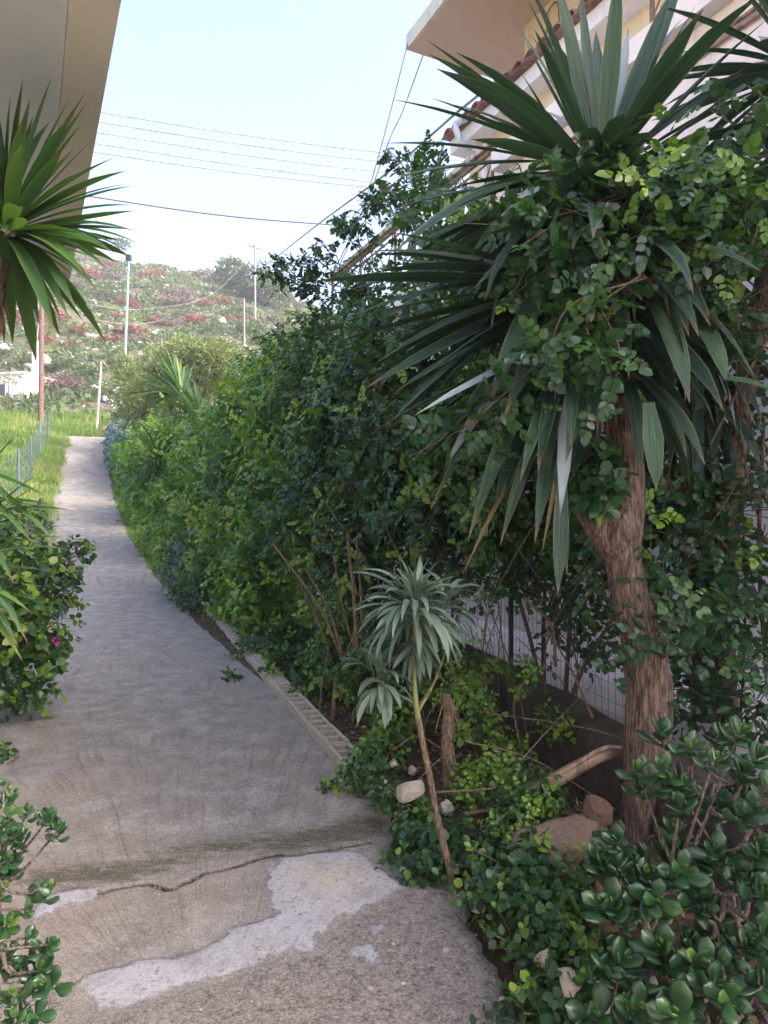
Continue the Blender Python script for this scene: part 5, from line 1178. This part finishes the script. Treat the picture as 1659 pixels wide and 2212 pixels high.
# sawn trunk, log and fallen branches
st = thing('tree_stump', 'thin sawn trunk standing beside the bent rosette stem', 'stump', at(972, 1735, 3.75))
part(tube(MB(), curve([at(974, 1740, 3.75), at(972, 1660, 3.75), at(966, 1600, 3.75), at(970, 1540, 3.75), at(965, 1500, 3.75)], 16), np.linspace(.042, .025, 16), 12, bump=.2), 'trunk', M['stem_tan'], st)
mb = MB()
for k in range(7):
    b = at(967, 1500, 3.75); hero(mb, b, b+np.array([rng.uniform(-.16, .16), rng.uniform(-.1, .05), -rng.uniform(.12, .26)]), .006, .06, rng.random())
part(mb, 'dry_leaves', M['dead'], st)
lg = tube(MB(), curve([at(1150, 1700, 3.3), at(1190, 1690, 3.3), at(1260, 1650, 3.35), at(1320, 1625, 3.4), at(1350, 1632, 3.4)], 26), np.interp(np.linspace(0, 1, 26), [0, .3, .8, 1], [.022, .034, .028, .02]), 12, bump=.3).build('driftwood_log', M['deadwood'], loc=at(1250, 1650, 3.3)); tag(lg, 'pale dead log leaning against the yucca trunk over the dark hollow', 'log')
lg = tube(MB(), curve([at(1150, 1705, 3.25), at(1220, 1665, 3.3), at(1300, 1618, 3.35), at(1345, 1615, 3.3)], 20), .012, 9, bump=.3).build('dead_branch', M['deadwood'], loc=at(1250, 1650, 3.3)); tag(lg, 'thin forked dead branch lying along the pale log', 'branch')
br_ = thing('dry_branches', 'tangle of thin dry branches on the ground between stump and boulders', 'branches', at(1050, 1760, 3.2))
mb = MB()
for pts, r in (([(930, 1712, 3.3), (1050, 1705, 3.3), (1120, 1695, 3.3)], .007), ([(1000, 1600, 3.6), (1150, 1640, 3.5), (1330, 1750, 3.2)], .005), ([(840, 1790, 3.3), (900, 1690, 3.5), (960, 1630, 3.6)], .004), ([(1000, 1760, 3.3), (1060, 1752, 3.3), (1100, 1770, 3.2)], .012), ([(1130, 1640, 3.8), (1110, 1520, 4.0), (1150, 1450, 4.1)], .006), ([(1280, 1550, 3.7), (1230, 1440, 3.9), (1170, 1340, 4.2)], .008),
               ([(1360, 1600, 3.4), (1250, 1570, 3.6), (1020, 1535, 3.9)], .005), ([(1200, 1440, 4.2), (1190, 1350, 4.2), (1130, 1290, 4.3)], .012), ([(1110, 1660, 3.3), (1200, 1560, 3.5), (1280, 1480, 3.7)], .004), ([(850, 1620, 4.1), (900, 1590, 4.0), (960, 1620, 3.8)], .006), ([(740, 1590, 4.8), (790, 1600, 4.6), (840, 1640, 4.3)], .006), ([(1250, 1900, 2.6), (1330, 1960, 2.4), (1400, 2020, 2.2)], .006)):
    tube(mb, curve([at(*q) for q in pts], 12), np.linspace(r, r*.6, 12), 6, cap=False, var=rng.random())
for k in range(330):
    s, o = rng.uniform(-2.4, 6), rng.uniform(.35, 1.2)
    a = rng.uniform(0, 6.28); L = rng.uniform(.08, .35); p = P(s, o, .03+rng.uniform(0, .05)); q = p+np.array([math.cos(a)*L, math.sin(a)*L, rng.uniform(-.02, .1)])
    tube(mb, [p, (p+q)/2+rng.normal(0, .015, 3), q], rng.uniform(.0015, .004), 4, cap=False, var=rng.random())
part(mb, 'twigs', M['stem_tan'], br_)
# litter of dry leaves and pebbles (nobody could count it)
mb = MB(); n = 5200
s = rng.uniform(-3, 9, n); o = rng.uniform(.0, 1.3, n)**.9
ed = rng.random(n) < .10; cl_ = rng.random(n) < .05; s = np.where(cl_, rng.normal(-.75, .12, n), s); o = np.where(ed, rng.normal(-.02, .10, n), o)
eRn = np.interp(s, [-7, -3, -2.2, -1.4, -.6, 3, 6, 8], [-.55, -.5, -.33, -.1, .03, .14, .22, .2]); o = np.where(o < eRn, eRn+rng.normal(.02, .05, n), o); o = np.where(cl_, rng.normal(-.08, .09, n), o)
x = P0[0]+s*D[0]+o*RT[0]; y = P0[1]+s*D[1]+o*RT[1]
pos = np.stack([x, y, np.maximum(gz(x, y), prof(s)-.01)+.008+.015*rng.random(n)], -1)
scatter(mb, LEAF, pos, rdir(n)*[1, 1, .3], np.tile([0, 0, 1.], (n, 1))+rng.normal(0, .5, (n, 3)), rng.uniform(.02, .05, n)*np.where(cl_, .6, 1), rng.random(n))
tag(mb.build('leaf_litter', M['dead']), 'dry brown leaf litter on the earth below the hedge', 'litter', kind='stuff')
mb = MB(); v, f = rock_v(77, 1)
n = 900; s = rng.uniform(-3.2, 9, n); o = np.where(rng.random(n) < .5, rng.uniform(-2.2, .1, n), np.interp(s, [-3, 0, 8], [-.5, .0, .15])+rng.normal(0, .12, n))
x = P0[0]+s*D[0]+o*RT[0]; y = P0[1]+s*D[1]+o*RT[1]; pos = np.stack([x, y, prof(s)+.002], -1)
sz = np.exp(rng.normal(-5.5, .5, n)); sz = np.minimum(sz, .014)
inst(mb, v*np.array([1, .8, .5]), f, frames(rdir(n)*[1, 1, .1], np.tile([0, 0, 1.], (n, 1))), pos, sz, rng.random(n))
tag(mb.build('gravel', M['rock_white'], smooth=False), 'scattered grit and small pale stones on the concrete path', 'gravel', kind='stuff')
# a few countable chips on the near concrete
v, f = rock_v(55, 2)
for (px, py, sz, lab) in ((965, 1877+180, .018, 'pale round pebble on the dark near concrete'), (873, 2095+32, .012, 'small white chip on the near concrete left of the pebble'), (850, 2042, .012, 'white chip beside the light mortar spot'), (1090, 2165, .02, 'tan pebble at the right of the near concrete'), (800, 2138, .012, 'grey pebble at the bottom of the near concrete')):
    mm = MB().add(v*np.array([1, .85, .6])*sz, f); o = mm.build('pebble', M['rock_white']); p = onground(px, py); o.location = p+[0, 0, sz*.35]; tag(o, lab, 'pebble', 'loose pebbles on the near path')

# ================================================================== GRASS
def grass(name, label, n, sf, of, h, mat='grass', lean=.5, extra=None):
    s = sf(n); o = of(s, n); x = P0[0]+s*D[0]+o*RT[0]; y = P0[1]+s*D[1]+o*RT[1]
    z = gz(x, y)-.01; z = np.where(y > 34, hillz(x, y), z)
    mb = MB(); hh = h*rng.uniform(.4, 1.2, n)*(.7+.6*vnoise(x*1.2, y*1.2))*np.clip(1+(s-14)/30, .8, 1.8)
    strips(mb, np.stack([x, y, z], -1), rng.uniform(0, 6.28, n), rng.uniform(R(45), R(90), n), hh, .012+.0009*np.maximum(s, 0), rng.uniform(.2, 1.3, n), np.clip(.3+.5*vnoise(x*1.5, y*1.5, 3)+.5*fbm(x*.5, y*.5, 9)+rng.normal(0, .15, n), 0, 1), K=3, cross=0, prof_=gprof)
    tag(mb.build(name, M[mat], smooth=False), label, 'grass', kind='stuff')
grass('grass', 'bright green grass on the bank left of the path', 60000, lambda n: 7.5+26*rng.random(n)**1.2, lambda s, n: np.interp(s, [7, 9.5, 14, 18, 24, 30, 34], [-2.3, -2.15, -2.2, -2.25, -2.05, -1.9, -1])-.0-7*rng.random(n)**1.8-rng.uniform(-.16, .1, n)*(.3+2.4*vnoise(s*1.6, 3.3)), .22)
grass('grass_verge', 'thin strip of bright grass between path and hedge', 9000, lambda n: rng.uniform(11, 19.5, n), lambda s, n: np.interp(s, [9, 11, 14, 20, 25], [-.1, -.14, -.34, -.38, -.33])+rng.uniform(-.02, .5, n)*np.clip((s-9.5)/2, 0, 1), .16)
grass('grass_crest', 'green grass and weeds on the slope beyond the crest of the path', 16000, lambda n: rng.uniform(30.5, 40, n), lambda s, n: rng.uniform(-9, 5, n), .35)

# ================================================================== FAR BANK, HILLSIDE
def blob(seed, n, leaf, temps=LEAF, bv=.5, fl=.7):
    r = np.random.default_rng(seed); d = nrm(r.normal(size=(n, 3))); d[:, 2] = np.abs(d[:, 2])*fl
    lump = 1+.45*fbm(d[:, 0]*2.5+seed, d[:, 1]*2.5, d[:, 2]*2.5); p = d*(r.uniform(.55, 1, n)*lump)[:, None]
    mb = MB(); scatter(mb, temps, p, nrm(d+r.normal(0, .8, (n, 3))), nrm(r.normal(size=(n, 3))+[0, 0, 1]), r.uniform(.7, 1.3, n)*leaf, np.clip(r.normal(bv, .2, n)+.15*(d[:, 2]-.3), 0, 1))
    return mb
protos = {}
for key, mat, n, lf in (('red', 'redshrub', 520, .17), ('mauve', 'purpleshrub', 520, .16), ('green', 'greenshrub', 520, .17), ('bright', 'bright', 420, .18)):
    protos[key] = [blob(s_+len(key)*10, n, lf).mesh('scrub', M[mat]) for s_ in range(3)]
used_g = {'red': 'rust red scrub bushes on the hillside', 'mauve': 'mauve grey leafless scrub on the hillside', 'green': 'green scrub bushes on the hillside', 'bright': 'bright green bushes on the hillside'}
labs = {'red': 'rust red low bush among the rocks of the hillside', 'mauve': 'mauve grey leafless bush among the rocks of the hillside', 'green': 'dull green low bush among the rocks of the hillside', 'bright': 'fresh green low bush among the rocks of the hillside'}
def onhill(px, py):
    """where the line of sight meets the hill"""
    Y_ = np.arange(34, 125, .25); tx = (px-CX)/F; X_ = tx*Y_; zr = EYE-(py-CY)/F*Y_; hz = hillz(X_, Y_)
    k = np.where(hz >= zr)[0]
    if len(k) == 0: return None
    y_ = Y_[k[0]]; return np.array([tx*y_, y_, float(hillz(tx*y_, y_))])
def put(kind, px, py, wpx, flat=.85, label=None):
    p = onhill(px, py)
    if p is None: return None
    o = bpy.data.objects.new('scrub_bush', random.choice(protos[kind])); scene.collection.objects.link(o)
    r = wpx/F*p[1]*.5; o.location = p-np.array([0, 0, r*.12]); o.scale = (r, r*random.uniform(.8, 1.2), r*flat*random.uniform(.9, 1.3)); o.rotation_euler = (0, 0, random.uniform(0, 6))
    where = 'near the skyline' if py < 620 else ('half way up the slope' if py < 730 else 'at the foot of the slope')
    side = 'left of the teal post' if px < 262 else ('between teal post and far pole' if px < 548 else 'beyond the far pole')
    sz_ = 'large' if wpx > 50 else ('middling' if wpx > 26 else 'small')
    kd = {'red': 'rust red', 'mauve': 'mauve grey', 'green': 'dull green', 'bright': 'fresh green'}[kind]
    tag(o, label or f'{sz_} {kd} bush {where} {side}', 'bush', used_g[kind]); return o
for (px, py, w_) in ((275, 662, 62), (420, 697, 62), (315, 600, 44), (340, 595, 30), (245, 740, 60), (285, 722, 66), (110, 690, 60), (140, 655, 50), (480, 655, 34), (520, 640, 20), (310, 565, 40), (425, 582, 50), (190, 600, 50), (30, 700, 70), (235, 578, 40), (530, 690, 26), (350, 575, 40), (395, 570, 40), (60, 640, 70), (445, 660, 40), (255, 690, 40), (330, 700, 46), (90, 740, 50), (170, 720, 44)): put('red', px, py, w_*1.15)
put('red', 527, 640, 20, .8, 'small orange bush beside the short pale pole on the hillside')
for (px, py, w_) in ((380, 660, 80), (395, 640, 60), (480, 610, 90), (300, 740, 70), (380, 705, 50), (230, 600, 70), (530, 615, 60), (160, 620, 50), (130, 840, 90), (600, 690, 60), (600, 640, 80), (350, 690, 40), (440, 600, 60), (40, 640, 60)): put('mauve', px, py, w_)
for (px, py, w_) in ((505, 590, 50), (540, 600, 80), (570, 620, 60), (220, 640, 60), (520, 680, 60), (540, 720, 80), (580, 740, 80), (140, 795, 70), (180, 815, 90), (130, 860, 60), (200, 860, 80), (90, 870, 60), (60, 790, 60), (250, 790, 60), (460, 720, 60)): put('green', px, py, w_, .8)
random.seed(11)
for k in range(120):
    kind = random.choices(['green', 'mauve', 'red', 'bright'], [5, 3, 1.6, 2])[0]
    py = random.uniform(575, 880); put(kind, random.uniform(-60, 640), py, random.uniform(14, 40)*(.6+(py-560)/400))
# rocks of the hillside
rp = []
for s_ in range(7):
    v, f = rock_v(100+s_, 2, .6); rp.append(MB().add(v*np.array([1, .8, .7]), f).mesh('boulder', M['rock_hill'], False))
def boulder(px, py, w_, lab='grey white limestone boulder on the hillside'):
    p = onhill(px, py)
    if p is None: return
    o = bpy.data.objects.new('boulder', random.choice(rp)); scene.collection.objects.link(o); r = w_/F*p[1]*.5
    o.location = p+np.array([0, 0, r*.15]); o.scale = (r*random.uniform(.8, 1.3), r, r*random.uniform(.6, 1.1)); o.rotation_euler = [random.uniform(-.4, .4), random.uniform(-.4, .4), random.uniform(0, 6)]
    where = 'near the skyline' if py < 620 else ('half way up the slope' if py < 730 else 'at the foot of the slope')
    side = 'left of the teal post' if px < 262 else ('between teal post and far pole' if px < 548 else 'beyond the far pole')
    sz_ = 'large' if w_ > 24 else ('mid-sized' if w_ > 12 else 'small')
    tag(o, f'{sz_} pale limestone boulder {where} {side}', 'boulder', 'limestone boulders on the hillside')
for (px, py, w_) in ((290, 660, 26), (275, 585, 26), (262, 605, 20), (95, 790, 50), (60, 800, 40), (10, 760, 40), (190, 730, 30), (205, 728, 24), (232, 870, 44), (248, 890, 40), (150, 770, 26), (480, 700, 36), (500, 710, 24), (250, 850, 36), (225, 905, 26), (300, 745, 26), (40, 610, 26), (235, 712, 28), (520, 640, 20), (360, 620, 26), (300, 620, 24), (210, 685, 20), (80, 830, 30), (300, 905, 26), (265, 905, 24)): boulder(px, py, w_)
for k in range(120): boulder(random.uniform(-80, 640), random.uniform(572, 860), random.uniform(6, 20))
mb = MB(); n = 3400; th_ = rng.uniform(-.62, -.08, n); d_ = np.sqrt(rng.uniform(36**2, 116**2, n)); x = th_*d_; y = d_
v, f = rock_v(140, 1, .6); inst(mb, v*np.array([1, .8, .7]), f, frames(rdir(n)*[1, 1, .2], np.tile([0, 0, 1.], (n, 1))+rng.normal(0, .3, (n, 3))), np.stack([x, y, hillz(x, y)], -1), np.exp(rng.normal(-1.7, .5, n)), rng.random(n))
tag(mb.build('scree', M['rock_hill'], smooth=False), 'loose pale stones strewn over the whole hillside', 'stones', kind='stuff')
mb = MB(); n = 42000; th_ = rng.uniform(-.64, -.06, n); d_ = np.sqrt(rng.uniform(36**2, 117**2, n)); x = th_*d_; y = d_
cl = vnoise(x*.5, y*.5, 2) > .40; x, y = x[cl], y[cl]; n = len(x)
tone = np.clip(vnoise(x*.12, y*.12, 6)+rng.normal(0, .2, n), 0, 1)
scatter(mb, LEAF, np.stack([x, y, hillz(x, y)+.08+.12*rng.random(n)], -1), rdir(n)+[0, 0, .5], rdir(n), rng.uniform(.25, .55, n), tone)
tag(mb.build('undergrowth', M['greenshrub'], smooth=False), 'low grass and thyme tufts covering the hillside between the rocks', 'undergrowth', kind='stuff')
# rubble wall at the crest
mb = MB(); v, f = rock_v(61, 1, .5); n = 160; u_ = rng.random(n); a_ = at(228, 935, 34); b_ = at(335, 945, 33)
pos = a_*(1-u_)[:, None]+b_*u_[:, None]+rng.normal(0, 1, (n, 3))*[.1, .25, .22]
inst(mb, v, f, frames(rdir(n), rdir(n)), pos, rng.uniform(.08, .24, n), rng.random(n)); tag(mb.build('rubble_wall', M['red_house'], smooth=False, loc=a_), 'tumbled reddish rubble wall at the crest of the path', 'wall')
mb = MB(); n = 120; u_ = rng.random(n); a_ = at(150, 925, 38); b_ = at(215, 930, 37)
pos = a_*(1-u_)[:, None]+b_*u_[:, None]+rng.normal(0, 1, (n, 3))*[.1, .25, .15]
inst(mb, v, f, frames(rdir(n), rdir(n)), pos, rng.uniform(.08, .22, n), rng.random(n)); tag(mb.build('rubble_wall', M['red_house'], smooth=False, loc=a_), 'low heap of reddish stones left of the leaning pale pole', 'wall')
# trees
def tree(name, label, base, crown, n, leaf, mat, r=.12, temps=LEAF, stemmat='stem', ls=(.3, .7)):
    t = thing(name, label, 'tree', base); mb = MB(); sb = MB()
    for (c, rad, k) in crown:
        c = np.asarray(c); m = int(n*k); d = rdir(m); lump = 1+.5*fbm(d[:, 0]*2.2+c[0], d[:, 1]*2.2, d[:, 2]*2.2); p = c+d*np.asarray(rad)*(rng.uniform(.45, 1, m)**.6*lump)[:, None]
        pv = fbm(p[:, 0]*1.2, p[:, 1]*1.2, p[:, 2]*1.2)*.5
        scatter(mb, temps, p, nrm(d+rng.normal(0, .8, (m, 3))), nrm(rng.normal(size=(m, 3))+[0, 0, .8]), rng.uniform(*ls, m)*leaf, np.clip(.5+pv+rng.normal(0, .12, m), 0, 1))
        tube(sb, curve([base, (np.asarray(base)+c)/2+rng.normal(0, .1, 3), c], 10), np.linspace(r, r*.2, 10), 7, cap=False)
        for q in range(10):
            e = c+rdir(1)[0]*np.asarray(rad)*.85; tube(sb, [c-[0, 0, rad[2]*.4], (c+e)/2, e], [r*.25, r*.15, r*.05], 5, cap=False)
    part(mb, 'crown', M[mat], t); part(sb, 'trunk', M[stemmat], t); return t
def gat(px, py, Y_):
    p = at(px, py, Y_); s_, o_ = so_of(p[0], p[1]); return np.array([p[0], p[1], float(prof(s_))])
tree('olive_tree', 'feathery yellow-green tree rising behind the hedge left of the bright shrub', gat(430, 800, 22), [(at(430, 800, 22), (1.2, 1.0, 1.0), 1), (at(370, 860, 22.5), (.8, .8, .9), .6), (at(310, 880, 23), (.7, .7, 1.0), .6), (at(470, 780, 21.5), (.9, .8, .6), .5), (at(400, 770, 22), (.8, .8, .5), .5), (at(340, 790, 23), (.6, .6, .7), .3)], 3000, .30, 'olive', .1, NARROW)
tree('shrubby_tree', 'thin wispy grey-green tree beside the teal post', gat(290, 870, 27), [(at(285, 850, 27), (.6, .6, 1.5), 1), (at(300, 920, 27), (.8, .7, 1.0), .8), (at(270, 800, 27.5), (.4, .4, .6), .3)], 2200, .32, 'olive', .06, NARROW)
tree('fig_tree', 'leafless mauve shrubby tree at the foot of the hill behind the brown pole', at(120, 905, 48), [(at(135, 840, 48), (1.9, 1.3, 1.1), 1)], 1400, .32, 'purpleshrub', .12)
tree('carob_tree', 'dark rounded tree on the hill shoulder beside the far pole', onhill(520, 640), [(at(500, 590, 95), (2.2, 2, 2.0), .6), (at(545, 610, 95), (3.6, 3, 2.2), 1), (at(585, 630, 95), (3, 3, 2), .8)], 1500, .9, 'greenshrub', .2)
tree('wind_bent_tree', 'tiny wispy tree on the skyline above the teal post', at(277, 560, 104), [(at(262, 530, 104), (1.4, 1, .8), 1), (at(255, 522, 104), (.8, .6, .5), .5)], 110, .9, 'greenshrub', .08)
tree('bushy_tree', 'green bushy tree at the foot of the hill right of the white house', at(190, 905, 50), [(at(180, 850, 50), (2.2, 1.6, 1.3), 1), (at(215, 870, 50), (1.2, 1.2, 1.0), .5)], 1900, .4, 'greenshrub', .12)
tree('small_tree', 'pale leafless branches in front of the white house wall', at(20, 880, 40), [(at(20, 815, 40), (.7, .6, .4), 1)], 90, .3, 'olive', .05)
# ================================================================== HAZE
t = NT('haze'); t.n.remove(t.b)
pv = t.N("VolumePrincipled"); pv.inputs['Density'].default_value = .0016; pv.inputs['Color'].default_value = (.86, .92, 1, 1); pv.inputs['Anisotropy'].default_value = .2
t.L(pv.outputs[0], t.out.inputs['Volume'])
hz_ = MB(); wbox(hz_, (-10, 60, -3.0), 900, 900, 62)
hb = hz_.build('haze', t.m, smooth=False); hb['kind'] = 'stuff'; hb.display_type = 'WIRE'
